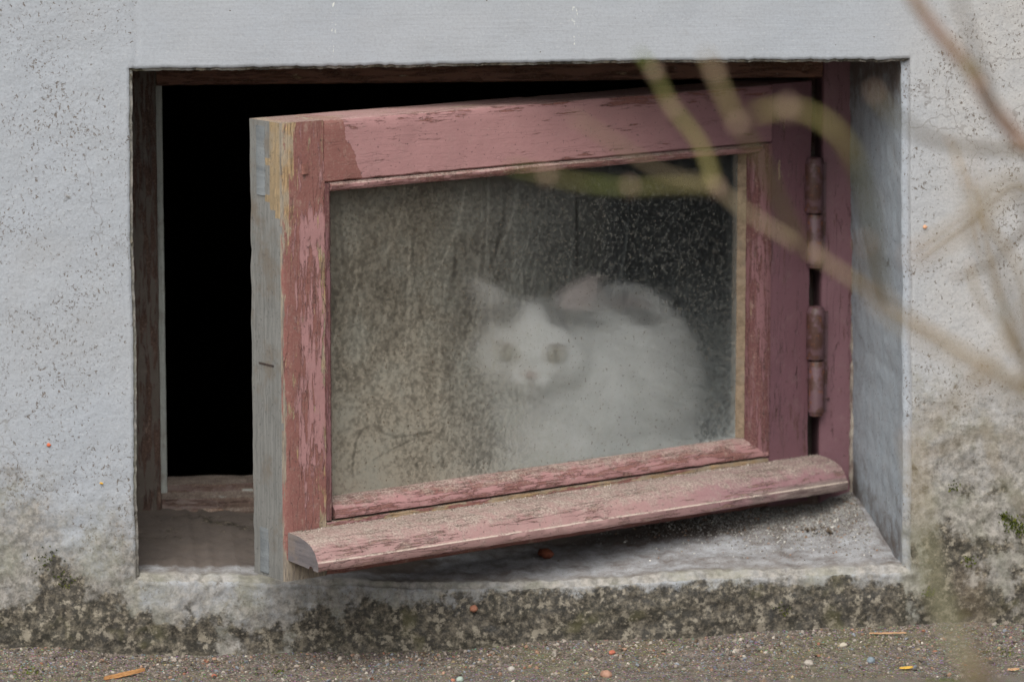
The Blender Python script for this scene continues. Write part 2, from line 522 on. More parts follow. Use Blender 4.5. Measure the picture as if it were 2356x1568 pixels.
def edge_dz(x, bottom):
    if bottom:
        return 0.0105 * max(0, min(1, (-0.10 - x) / 0.22)) - 0.0055 * math.exp(-((x - 0.02) / 0.13) ** 2) + 0.0015 * fbm((x, 5, 0), 28) + 0.0013 * fbm((x, 3, 0), 130)
    return 0.0020 * math.exp(-((x - 0.12) / 0.2) ** 2) - 0.0012 + 0.0009 * fbm((x, 9, 0), 40, 4) + 0.0011 * fbm((x, 2, 0), 190)


def sstep(x, a, b):
    t = max(0.0, min(1.0, (x - a) / (b - a)))
    return t * t * (3 - 2 * t)


def wall_height(x, z):                                   # how far the plaster stands out, metres
    rough = rough_at(x, z)
    h = 0.0010 * fbm((x, 0, z), 14) + rough * (0.00020 * fbm((x, 1, z), 170, 4) + 0.00025 * fbm((x, 2, z), 75, 3))
    low = 1 - sstep(z, 0.05, 0.16)
    if x > 0.34: low = max(low, 1 - sstep(z, 0.12, 0.27))
    if x < -0.33: low = max(low, 0.8 * (1 - sstep(z, 0.09, 0.2)))
    h += low * (0.0022 * fbm((x, 3, z), 60, 5) + 0.0012 * fbm((x, 4, z), 190, 3))
    foot = 1 - sstep(z, 0.0, 0.035)
    h -= foot * 0.006 * (0.5 + 0.5 * fbm((x, 6, 0), 12))
    cx = -0.3165 + 0.0012 * fbm((0, 0, z), 40)           # settlement crack above the opening
    if z > V1: h -= 0.0014 * math.exp(-((x - cx) / 0.0016) ** 2)
    return h


def rough_at(x, z):                                      # 1 = stippled render, 0 = smooth trowelled band
    r = 1.0
    if z > 0.47:
        inside = sstep(x, -0.318, -0.314) * (1 - sstep(x, 0.335, 0.40))
        r = 1 - 0.92 * inside * sstep(z, 0.47, 0.495)
    if -0.33 < x < -0.3195: r *= 0.6
    return r


def stain_at(x, z, y=0.0):
    """dirt, moss, warm, roughness"""
    n1, n2 = fbm((x, 0, z), 9, 4), fbm((x, 7, z), 22, 4)
    warm = 0.15 + 0.85 * sstep(x, 0.30, 0.40) + 0.12 * n1
    # dirt
    top = 0.075 + 0.02 * n1
    if x > 0.34: top = 0.19 + 0.05 * n1
    elif x < -0.32: top = 0.12 + 0.03 * n1 + 0.045 * sstep(-x, 0.37, 0.43)
    d = 0.9 * (1 - sstep(z, top - 0.09, top + 0.09))
    # moss crust
    mtop = 0.058 + 0.006 * n2
    m = 1 - sstep(z, mtop - 0.032, mtop + 0.008)
    mid = sstep(x, -0.36, -0.32) * (1 - sstep(x, -0.10, -0.04))
    m *= 1 - mid * (0.22 + 0.30 * sstep(z, 0.010, 0.045))
    m *= 1 - 0.30 * math.exp(-((x + 0.215) / 0.035) ** 2)
    if x > -0.08 and x < 0.36: m *= 0.97
    if x > 0.345: m = max(m * 0.72, 0.55 * (1 - sstep(z, 0.06, 0.13)), 0.38 * (1 - sstep(z, 0.12, 0.20)))
    m = max(m, 0.95 * math.exp(-((x + 0.386) / 0.030) ** 2) * (1 - sstep(z, 0.052, 0.097)))
    return d, m, max(0, min(1, warm)), rough_at(x, z)


verts, stain_shade = [], []
nx, nz = len(XS), len(ZS)
iu0, iu1 = min(range(nx), key=lambda i: abs(XS[i] - U0)), min(range(nx), key=lambda i: abs(XS[i] - U1))
iv0, iv1 = min(range(nz), key=lambda i: abs(ZS[i] - V0)), min(range(nz), key=lambda i: abs(ZS[i] - V1))
EDGE_R = {'l': 0.0028, 'r': 0.0065, 't': 0.0025, 'b': 0.0050}
for j, z in enumerate(ZS):
    for i, x in enumerate(XS):
        fall = 0.045
        dl, dr = abs(x - U0), abs(x - U1)
        db, dt = abs(z - V0), abs(z - V1)
        zz = min(max(z, V0), V1); xx = min(max(x, U0), U1)
        X, Z = x, z
        if dl < fall: X += (edge_dx(zz, True) - EDGE_R['l']) * (1 - dl / fall)
        if dr < fall: X += (edge_dx(zz, False) + EDGE_R['r']) * (1 - dr / fall)
        if db < fall: Z += (edge_dz(xx, True) - EDGE_R['b']) * (1 - db / fall) * (1 if U0 - fall < x < U1 + fall else 0)
        if dt < fall: Z += (edge_dz(xx, False) + EDGE_R['t']) * (1 - dt / fall) * (1 if U0 - fall < x < U1 + fall else 0)
        near = -0.6 < x < 0.6 and z < 0.75
        h = wall_height(X, Z) if near else 0.002 * fbm((X, 0, Z), 6)
        verts.append(Vector((X, -h, Z)))
        stain_shade.append(stain_at(X, Z))
faces = []
for j in range(nz - 1):
    for i in range(nx - 1):
        if iu0 <= i < iu1 and iv0 <= j < iv1: continue
        a = j * nx + i
        faces.append((a, a + 1, a + nx + 1, a + nx))
# reveal: rings running inwards from the rim of the hole
rim = [(i, iv0) for i in range(iu0, iu1)] + [(iu1, j) for j in range(iv0, iv1)] + \
      [(i, iv1) for i in range(iu1, iu0, -1)] + [(iu0, j) for j in range(iv1, iv0, -1)]
DEPTH = [0.004 * k for k in range(1, 67)]
prof = [('arc', k) for k in (1, 2, 3, 4)] + [('in', d) for d in DEPTH]
prev = [j * nx + i for i, j in rim]
rimv = [verts[k].copy() for k in prev]
for kind, v in prof:
    cur = []
    for (i, j), b in zip(rim, rimv):
        dx = dz = 0.0
        if i == iu0: dx = EDGE_R['l']
        if i == iu1: dx = -EDGE_R['r']
        if j == iv0: dz = EDGE_R['b']
        if j == iv1: dz = -EDGE_R['t']
        if kind == 'arc':
            a = v / 4 * math.pi / 2
            k = 1 - math.cos(a)
            y = b.y + max(abs(dx), abs(dz)) * math.sin(a)
            X, Z = b.x + dx * k, b.z + dz * k
        else:
            y = b.y * max(0, 1 - v / 0.03) + max(abs(dx), abs(dz)) + v
            X, Z = b.x + dx, b.z + dz
            if i == iu1: X -= 0.0065 * sstep(v, 0.0, 0.2)
            if j == iv0:
                Z += 0.083 * v + 0.0014 * fbm((X, y, 0), 40, 3)
                Z += 0.012 * math.exp(-((X - 0.337) / 0.022) ** 2) * sstep(v, 0.03, 0.15)   # mortar fillet in the corner
            w = 0.0007 * fbm((X, y, Z), 60, 3) + 0.0004 * fbm((X, y, Z), 200, 2)
            X += w if i in (iu0, iu1) else 0
            Z += w if j in (iv0, iv1) else 0
            if j == iv1 and v < 0.02: Z -= 0.0016 * fbm((X, y, 3), 120, 4)
        cur.append(len(verts))
        verts.append(Vector((X, y, Z)))
        if j == iv0:        # sill: trowelled grey cement, brown dirt further in on the left
            fr = 1 - sstep(y, 0.004, 0.045)
            left = 1 - sstep(X, -0.12, 0.0)
            inn = sstep(y, 0.008, 0.045) * left
            und = sstep(y, 0.05, 0.13) * (1 - left) * (0.95 - 0.35 * sstep(X, 0.15, 0.30))
            n4 = fbm((X, y, 1), 18, 4)
            stain_shade.append((max(0.52, 1.25 * inn, und, 0.78 * fr) + 0.12 * n4, 0.25 * inn * sstep(y, 0.06, 0.12), 0.45 + 0.25 * fr, 0.22))
        elif j == iv1: stain_shade.append((0.9, 0.55, 0.0, 0.9))
        elif i == iu1 and kind == 'arc': stain_shade.append((0.10 + 0.5 * (1 - sstep(Z, 0.08, 0.2)), 0.0, 0.75 - 0.28 * v, 0.5))
        elif i == iu1: stain_shade.append((0.14 + 0.5 * (1 - sstep(Z, 0.06, 0.15)) + 0.7 * sstep(Z, 0.42, 0.49) + 0.25 * sstep(y, 0.12, 0.2), 0.0, -1.0 + 0.65 * (1 - sstep(y, 0.0, 0.05)), 0.18))  # dirt low down; darkening at the top is lintel shade put into the stain
        else: stain_shade.append((0.9, 0.25, 0.1, 0.7))
    m = len(rim)
    for k in range(m):
        q = (k + 1) % m
        faces.append((prev[k], prev[q], cur[q], cur[k]))
    prev = cur
wall = mesh('house_wall', verts, faces, M_WALL, sharp=None)
paint_attr(wall, 'stain_shade', [(a, b, c, d) for a, b, c, d in stain_shade])
tag(wall, 'grey painted plaster house wall with a deep window hole and a mossy dirty foot', 'wall')

# cellar behind: niche with a low ledge, then a dark room
N0, N1, NB, NT = -0.312, 0.332, 0.034, 0.492
YA, YB = 0.262, 0.53
rv, rf = [], []


def quad(a, b, c, d):
    k = len(rv); rv.extend([a, b, c, d]); rf.append((k, k + 1, k + 2, k + 3))


def annulus(y, i0, i1, z0, z1, o0, o1, p0, p1):
    quad((o0, y, p0), (o1, y, p0), (i1, y, z0), (i0, y, z0))
    quad((i0, y, z1), (i1, y, z1), (o1, y, p1), (o0, y, p1))
    quad((o0, y, p0), (i0, y, z0), (i0, y, z1), (o0, y, p1))
    quad((i1, y, z0), (o1, y, p0), (o1, y, p1), (i1, y, z1))


annulus(YA, N0, N1, NB, NT, -0.6, 0.6, -0.3, 0.8)
quad((N0, YA, NB), (N1, YA, NB), (N1, YB, NB), (N0, YB, NB))
quad((N0, YA, NT), (N0, YB, NT), (N1, YB, NT), (N1, YA, NT))
quad((N0, YA, NB), (N0, YB, NB), (N0, YB, NT), (N0, YA, NT))
quad((N1, YA, NB), (N1, YA, NT), (N1, YB, NT), (N1, YB, NB))
X0, X1, Z0, Z1, YC = -1.8, 2.2, -1.7, 0.75, 4.0
annulus(YB, N0, N1, NB, NT, X0, X1, Z0, Z1)
quad((X0, YB, Z0), (X1, YB, Z0), (X1, YC, Z0), (X0, YC, Z0))
quad((X0, YB, Z1), (X0, YC, Z1), (X1, YC, Z1), (X1, YB, Z1))
quad((X0, YB, Z0), (X0, YC, Z0), (X0, YC, Z1), (X0, YB, Z1))
quad((X1, YB, Z0), (X1, YB, Z1), (X1, YC, Z1), (X1, YC, Z0))
quad((X0, YC, Z0), (X1, YC, Z0), (X1, YC, Z1), (X0, YC, Z1))
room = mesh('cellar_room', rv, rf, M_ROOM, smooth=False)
tag(room, kind='structure')

# ------------------------------------------------------------------ ground
def mat_ground():
    g = G('gritty_soil', 0.95, 0.15)
    p = g.coord()
    a = g.noise(p, 90, 6, 0.7)
    c = g.mix(g.step(a, 0.35, 0.65), lin(80, 73, 66), lin(116, 107, 98))
    c = g.mix(g.step(g.noise(p, 12, 4), 0.45, 0.68, 0, 0.6), c, lin(96, 90, 68))
    vc = g.voro(p, 380, 'F1', 'Color')
    c = g.mix(g.step(g.voro(p, 380), 0.5, 0.2, 0, 0.55), c, g.mix(0.55, vc, lin(150, 136, 120)))
    c = g.mix(g.step(g.noise(p, 5, 4), 0.55, 0.7, 0, 0.35), c, lin(104, 104, 72))
    h = g.mt('ADD', a, g.mt('MULTIPLY', g.step(g.voro(p, 380), 0.6, 0.1), 0.6))
    return g.done(c, g.bump(h, 0.8, 0.003))


def ground_z(x, y):
    near = max(0, 1 + y / 0.06) if y < 0 else 1
    z = 0.0035 * fbm((x, y, 0), 9, 4) + 0.0012 * fbm((x, y, 2), 60, 3)
    berm = 0.006 * sstep(x, 0.08, 0.30) + 0.009 * sstep(-x, 0.33, 0.42) - 0.006 * math.exp(-((x + 0.15) / 0.15) ** 2)
    return z + berm * min(1, near) * 0.9 - 0.002 + 0.13 * sstep(-y, 0.10, 0.78)


gx = spaced(-25, 25, [], 0.005, -0.56, 0.60, 2.0)
gy = spaced(-25, 0.05, [], 0.005, -0.60, 0.03, 2.0)
gv = [(x, y, ground_z(x, y) if (abs(x) < 2 and y > -2) else 0.128 + 0.003 * fbm((x, y, 0), 3)) for y in gy for x in gx]
gf = [(j * len(gx) + i, j * len(gx) + i + 1, (j + 1) * len(gx) + i + 1, (j + 1) * len(gx) + i) for j in range(len(gy) - 1) for i in range(len(gx) - 1)]
tag(mesh('ground', gv, gf, mat_ground()), kind='structure')

ICO = bmesh.new()
bmesh.ops.create_icosphere(ICO, subdivisions=1, radius=1)
ICOV = [v.co.copy() for v in ICO.verts]
ICOF = [tuple(v.index for v in f.verts) for f in ICO.faces]
ICO2 = bmesh.new()
bmesh.ops.create_icosphere(ICO2, subdivisions=3, radius=1)
ICO2V = [v.co.copy() for v in ICO2.verts]
ICO2F = [tuple(v.index for v in f.verts) for f in ICO2.faces]


def grains(name, spots, palette, matname):
    """many grains in one object: spots = (pos, size); colours picked from the palette"""
    gv, gf, gc = [], [], []
    for pos, r in spots:
        k = len(gv)
        e = Matrix.Rotation(rnd.uniform(0, 6.28), 3, Vector((rnd.gauss(0, 1), rnd.gauss(0, 1), rnd.gauss(0, 1) + 0.01)).normalized())
        sx, sy, sz = r * rnd.uniform(0.7, 1.4), r * rnd.uniform(0.6, 1.1), r * rnd.uniform(0.45, 0.85)
        c = rnd.choices([q[0] for q in palette], [q[1] for q in palette])[0]
        b = rnd.uniform(0.7, 1.25)
        for v in ICOV:
            w = e @ Vector((v.x * sx, v.y * sy, v.z * sz)) * rnd.uniform(0.8, 1.15)
            gv.append(pos + w); gc.append((c[0] * b, c[1] * b, c[2] * b, 1))
        gf += [tuple(a + k for a in f) for f in ICOF]
    g = G(matname, 0.85, 0.25)
    g.done(g.attrcol('tint'), g.bump(g.noise(g.coord(), 900, 3), 0.3, 0.0005))
    o = mesh(name, gv, gf, g.m, smooth=False)
    paint_attr(o, 'tint', gc)
    return tag(o, kind='stuff')


PAL = [(lin(106, 97, 88), 30), (lin(132, 122, 112), 22), (lin(84, 77, 70), 22), (lin(156, 148, 137), 6), (lin(140, 112, 94), 5),
       (lin(132, 92, 74), 1.5), (lin(114, 117, 122), 4), (lin(178, 169, 156), 1), (lin(146, 130, 100), 2)]
sp = []
for _ in range(15000):
    x = rnd.uniform(-0.56, 0.6)
    y = -abs(rnd.gauss(0, 0.075)) - 0.001 if rnd.random() < 0.6 else rnd.uniform(-0.60, -0.002)
    r = 0.0006 + 0.0019 * rnd.random() ** 5
    sp.append((Vector((x, y, ground_z(x, y) + r * 0.25)), r))
grains('gravel', sp, PAL, 'gravel_grit')

# ------------------------------------------------------------------ window: fixed frame and open sash
def extrude(name, prof, lo, hi, axis, mats, parent, seg=0.006, amp=0.0004, freq=70, chip=0.0, capm=None, sharp=35, off=0.0):
    """a closed profile run along an axis; the surface is roughened and its edges chipped"""
    # resample the profile so long sides carry vertices
    pp = []
    for a, b in zip(prof, prof[1:] + prof[:1]):
        L = math.hypot(b[0] - a[0], b[1] - a[1])
        n = max(1, int(L / 0.007))
        for k in range(n):
            t = k / n
            pp.append((a[0] + (b[0] - a[0]) * t, a[1] + (b[1] - a[1]) * t))
    cx, cy = sum(q[0] for q in pp) / len(pp), sum(q[1] for q in pp) / len(pp)
    n = max(2, int((hi - lo) / seg))
    V, F, MI = [], [], []
    put = {'x': lambda t, a, b: (t, a, b), 'z': lambda t, a, b: (a, b, t)}[axis]
    for k in range(n + 1):
        t = lo + (hi - lo) * k / n
        for a, b in pp:
            q = put(t, a, b)
            r = Vector((a - cx, b - cy)); r = r.normalized() if r.length else r
            w = amp * fbm((q[0] + off, q[1], q[2]), freq, 3)
            if chip:
                cz = noise.noise(Vector(q) * 55 + Vector((off, 3, 1)))
                w -= chip * max(0, cz - 0.25)
            a2, b2 = a + r.x * w, b + r.y * w
            V.append(put(t, a2, b2))
    m = len(pp)
    for k in range(n):
        for i in range(m):
            j = (i + 1) % m
            F.append((k * m + i, k * m + j, (k + 1) * m + j, (k + 1) * m + i)); MI.append(0)
    F.append(tuple(range(m))[::-1]); MI.append(1 if capm else 0)
    F.append(tuple(n * m + i for i in range(m))); MI.append(1 if capm else 0)
    return mesh(name, V, F, [mats, capm] if capm else mats, parent, sharp=sharp, midx=MI)


def rrect(a0, a1, b0, b1, r=0.0015):
    return [(a0 + r, b0), (a1 - r, b0), (a1 - r * 0.3, b0 + r * 0.3), (a1, b0 + r), (a1, b1 - r), (a1 - r * 0.3, b1 - r * 0.3), (a1 - r, b1),
            (a0 + r, b1), (a0 + r * 0.3, b1 - r * 0.3), (a0, b1 - r), (a0, b0 + r), (a0 + r * 0.3, b0 + r * 0.3)]


win = empty('cellar_window', (0, 0.2, 0.07))
tag(win, 'old wooden cellar window with flaking pink paint, its dirty glazed sash standing open', 'window')


def wpart(o, dy=0.2, dz=0.07):        # geometry below is written in world coordinates
    for v in o.data.vertices: v.co -= Vector((0, dy, dz))
    return o


# left jamb: weathered front, then a pale strip in the rebate
wpart(extrude('jamb', [(-0.326, 0.2), (-0.2945, 0.2), (-0.2932, 0.2012), (-0.2930, 0.222), (-0.2930, 0.262), (-0.326, 0.262)], 0.060, 0.505, 'z', M_JAMB_L, win, amp=0.0010, freq=45, chip=0.003))
o = wpart(extrude('jamb_strip', rrect(-0.2929, -0.2870, 0.2235, 0.2615, 0.0008), 0.080, 0.492, 'z', M_PALE, win, amp=0.0008, freq=60, chip=0.004))
o['label'] = 'strip with pale grey green paint'
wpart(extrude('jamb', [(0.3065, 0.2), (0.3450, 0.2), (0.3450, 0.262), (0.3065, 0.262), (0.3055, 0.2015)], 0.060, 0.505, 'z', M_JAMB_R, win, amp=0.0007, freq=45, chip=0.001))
wpart(extrude('jamb_strip', rrect(0.2980, 0.3063, 0.240, 0.2615, 0.0008), 0.105, 0.462, 'z', M_JAMB_L, win))
seam = extrude('mortar_seam', rrect(0.3335, 0.3460, 0.1960, 0.2040, 0.002), 0.066, 0.497, 'z', mat_simple('crumbling_mortar', lin(104, 88, 82), lin(150, 142, 130), 90, 0.95, 0.8, 0.002), None, seg=0.003, amp=0.0022, freq=75, chip=0.002)
seam.parent = wall
# frame head and bottom rail
wpart(extrude('frame_head', [(0.2005, 0.4640), (0.2005, 0.4780), (0.196, 0.4800), (0.196, 0.504), (0.262, 0.504), (0.262, 0.4625), (0.206, 0.4625)], -0.2925, 0.3050, 'x', M_HEAD, win, amp=0.0006, chip=0.0006))
wpart(extrude('frame_bottom', [(0.199, 0.058), (0.1995, 0.0790), (0.2030, 0.0815), (0.2060, 0.0900), (0.2240, 0.0925), (0.2260, 0.0990), (0.2400, 0.1000), (0.2610, 0.100), (0.261, 0.030), (0.2450, 0.030)][::-1], -0.2925, 0.3050, 'x', M_FSILL, win, amp=0.0009, freq=60, chip=0.002))

HINGE_X, SASH_ANG = 0.2994, R(30)
sash = empty('sash', (HINGE_X, 0.0, -0.07), R(180) + SASH_ANG, win)   # its x runs along the sash, y out of its face
TOP, BOT, SW, TH = 0.4605, 0.0770, 0.5775, -0.047

# stiles: profile (x, y) along z
o = extrude('stile', [(0.5350, -0.0005), (SW - 0.003, 0), (SW - 0.0008, -0.0010), (SW, -0.003), (SW, TH), (0.5350, TH), (0.5350, -0.016)][::-1], BOT, TOP, 'z', M_STILE_L, sash, amp=0.0007, freq=40, chip=0.0025)
# the free edge of that stile is bare weathered wood
me = o.data
me.materials.append(M_GREY)
me.materials.append(raw_wood('splintered_wood', 'z', lin(112, 100, 82), lin(160, 138, 106), lin(134, 124, 108), 500))
for f in me.polygons:
    c = f.center
    if f.normal.x > 0.7 and c.y < -0.0032 + 0.003 * noise.noise(Vector((0, 0, c.z * 60))):
        f.material_index = 2 if (c.y > -0.020 - 0.004 * noise.noise(Vector((4, 0, c.z * 90))) and c.z > 0.385 + 0.03 * noise.noise(Vector((c.y * 300, 2, 0)))) else 1
o['label'] = 'streaked pink stile with a bare grey edge'
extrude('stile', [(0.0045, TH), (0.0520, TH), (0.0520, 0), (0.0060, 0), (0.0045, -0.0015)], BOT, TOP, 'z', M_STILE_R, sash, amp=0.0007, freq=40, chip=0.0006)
# rails between the stiles: profile (y, z) along x
extrude('rail', [(TH, 0.4085), (TH, TOP), (-0.003, TOP), (-0.001, TOP - 0.0008), (0, TOP - 0.003), (0, 0.4100), (-0.002, 0.4085)], 0.0522, 0.5347, 'x', M_RAIL_T, sash, amp=0.0006, freq=40, chip=0.0018)
extrude('rail', [(TH, BOT), (TH, 0.1224), (-0.0008, 0.1224), (0.0, 0.1216), (0.0, 0.0785), (-0.002, BOT)], 0.0522, 0.5347, 'x', M_RAIL_B, sash, amp=0.0006, freq=40, chip=0.001)


def bead_prof(y0, y1, z0, z1, flip):
    """rounded glazing bead"""
    pts = [(y0, z0), (y0, z1)]
    n = 7
    for k in range(n + 1):
        a = math.pi / 2 * k / n
        y = y0 + (y1 - y0) * math.sin(a if True else 0)
        z = z1 + (z0 - z1) * (1 - math.cos(a)) if not flip else z0 + (z1 - z0) * (1 - math.cos(a))
        pts.append((y, z)) if not flip else pts.append((y, z))
    return pts


# top bead: round nose, bottom bead: slopes down and outward
tb = [(-0.024, 0.4000), (-0.006, 0.3998), (0.0005, 0.4012), (0.0025, 0.4035), (0.0028, 0.4060), (0.0012, 0.4072), (-0.0016, 0.4080), (-0.024, 0.4083)]
extrude('glazing_bead', tb[::-1], 0.0650, 0.5300, 'x', M_BEAD_H, sash, amp=0.0005, chip=0.0015)
bb = [(-0.024, 0.1236), (-0.024, 0.1400), (-0.013, 0.1400), (-0.006, 0.1370), (-0.001, 0.1320), (0.0012, 0.1275), (0.0010, 0.1246), (-0.001, 0.1238)]
extrude('glazing_bead', bb, 0.0535, 0.5265, 'x', M_BEAD_H, sash, amp=0.0006, chip=0.001)
lb = [(0.5348, -0.024), (0.5270, -0.024), (0.5262, -0.010), (0.5275, -0.003), (0.5310, 0.0008), (0.5348, 0.0010)]
extrude('glazing_bead', lb[::-1], 0.1238, 0.4078, 'z', M_BEAD_V, sash, amp=0.0006, chip=0.0015)
rb = [(0.0522, -0.024), (0.0522, 0.0006), (0.0580, 0.0012), (0.0640, -0.0008), (0.0698, -0.0050), (0.0710, -0.0100), (0.0710, -0.024)]
extrude('glazing_bead', rb, 0.1238, 0.4078, 'z', M_BEAD_V, sash, amp=0.0006, chip=0.001)
o = extrude('putty_strip', [(0.0712, -0.0245), (0.0712, -0.0120), (0.0740, -0.0148), (0.0768, -0.0172), (0.0768, -0.0245)], 0.1405, 0.3998, 'z', M_PUTTY, sash, amp=0.0006)
o['label'] = 'bare tan putty line beside the glass'
# drip bar
dp = [(0.0002, 0.0950), (0.0002, 0.1186), (0.0040, 0.1186), (0.0160, 0.1180), (0.0270, 0.1160), (0.0350, 0.1130), (0.0405, 0.1075), (0.0432, 0.1020),
      (0.0440, 0.1012), (0.0452, 0.1000), (0.0455, 0.0945), (0.0445, 0.0925), (0.0380, 0.0928), (0.0365, 0.0955), (0.0330, 0.0955), (0.0310, 0.0930), (0.0100, 0.0945)]
o = extrude('drip_bar', dp, -0.0040, 0.5745, 'x', M_DRIP, sash, seg=0.004, amp=0.0007, freq=60, chip=0.0022, capm=M_GREYX, sharp=40)
o['label'] = 'dusty rounded pink drip bar'
# tenon ends showing on the free edge
for z0, z1 in ((0.3985, 0.4560), (0.0800, 0.1180)):
    extrude('tenon', rrect(SW - 0.010, SW + 0.0008, -0.0370, -0.0245, 0.0008), z0, z1, 'z', M_TENON, sash, amp=0.0005)
# a thin dark bar added as the crack in the free edge and a small square peg on the stile face
extrude('peg', rrect(0.5515, 0.5575, -0.004, 0.0010, 0.0008), 0.4170, 0.4255, 'z', mat_simple('peg_paint', lin(104, 70, 62), lin(138, 98, 88), 150), sash, amp=0.0003)
extrude('edge_crack', rrect(SW - 0.002, SW + 0.0006, -0.036, -0.014, 0.0002), 0.2565, 0.2580, 'z', mat_simple('crack_dark', lin(44, 38, 36), lin(70, 58, 52), 200), sash, amp=0.0004)

# glass, dusty on the outside
GX0, GX1, GZ0, GZ1, GY = 0.0632, 0.5340, 0.1300, 0.4070, -0.0180
st = 0.0011
gnx, gnz = int((GX1 - GX0) / st), int((GZ1 - GZ0) / st)
xs = np.linspace(GX0, GX1, gnx + 1); zs = np.linspace(GZ0, GZ1, gnz + 1)
PX, PZ = np.meshgrid(xs, zs)


def seg_dist(px, pz, pts):
    d = np.full(px.shape, 9.0)
    for (ax, az), (bx, bz) in zip(pts[:-1], pts[1:]):
        vx, vz = bx - ax, bz - az
        t = np.clip(((px - ax) * vx + (pz - az) * vz) / (vx * vx + vz * vz + 1e-12), 0, 1)
        d = np.minimum(d, np.hypot(px - ax - t * vx, pz - az - t * vz))
    return d


def gl(px, py):                       # a mark seen at this place of the pane, in pane coordinates
    n = Vector((math.sin(SASH_ANG), -math.cos(SASH_ANG), 0)); d = Vector((-math.cos(SASH_ANG), -math.sin(SASH_ANG), 0))
    H = Vector((HINGE_X, 0.2, 0)) + n * GY
    r = ray(px, py); P = CAM + r * ((H - CAM).dot(n) / r.dot(n))
    return ((P - H).dot(d), P.z)


def ss(a, lo, hi):
    t = np.clip((a - lo) / (hi - lo), 0, 1); return t * t * (3 - 2 * t)


lf = ss(PX, 0.17, 0.50)               # 1 at the free edge
bt = 1 - ss(PZ, 0.135, 0.33)
haze = 0.02 + 0.46 * lf + 0.40 * bt * (0.75 + 0.25 * lf) + 0.10 * lf * bt
wipe = np.zeros_like(haze)
rs = np.random.RandomState(3)
for _ in range(190):                  # old wiping streaks, mostly upright
    cx = rs.uniform(0.30, 0.52) if rs.rand() < 0.75 else rs.uniform(0.12, 0.34)
    cz = rs.uniform(0.17, 0.36); L = rs.uniform(0.02, 0.07); w = rs.uniform(0.0006, 0.0022)
    lean = rs.uniform(-0.55, 0.25) + 0.35 * (0.40 - cx)
    dx = PX - cx - lean * (PZ - cz) + 0.6 * lean * (PZ - cz) ** 2 / 0.05
    wipe += rs.uniform(-0.17, 0.20) * np.exp(-(dx / w) ** 2) * np.exp(-((PZ - cz) / L) ** 4)
for x0, x1 in ((0.408, 0.455),):
    wipe += 0.10 * ss(PX, x0 - 0.02, x0 + 0.01) * (1 - ss(PX, x1, x1 + 0.02)) * (1 - ss(PZ, 0.25, 0.32)) * ss(PZ, 0.16, 0.2)
dust = np.clip(haze + wipe * (0.35 + 0.65 * lf), 0.03, 0.9)
curl = [gl(*q) for q in [(812, 1110), (812, 1060), (820, 1010), (838, 982), (862, 978), (885, 997), (912, 1004), (955, 1000), (990, 992)]]
tail = [gl(*q) for q in [(862, 1056), (900, 1034), (945, 1012), (990, 993)]]
worm = [gl(*q) for q in [(830, 838), (842, 858), (850, 880), (858, 898)]]
smear = [gl(*q) for q in [(1048, 595), (1042, 640)]]
for pts, w, k in ((curl, 0.0013, 0.6), (tail, 0.0009, 0.55), (worm, 0.0016, 0.4), (smear, 0.0024, 0.5),
                  ([gl(1088, 780), gl(1092, 800)], 0.0024, 0.45), ([gl(952, 1060), gl(960, 1080)], 0.0022, 0.5), ([gl(1016, 1050), gl(1018, 1072)], 0.0020, 0.5)):
    dust *= 1 - k * (0.35 + 0.65 * rs.rand(*PX.shape)) * np.exp(-(seg_dist(PX, PZ, pts) / w) ** 2)
edge = np.exp(-(PZ - 0.140) / 0.007) * 0.45 + np.exp(-np.abs(PX - 0.0765) / 0.004) * 0.35 + np.exp(-np.abs(0.526 - PX) / 0.003) * 0.15
dust = np.clip(dust + edge, 0.03, 0.95)
warmth = np.clip(-0.05 + 1.25 * lf, 0, 1)


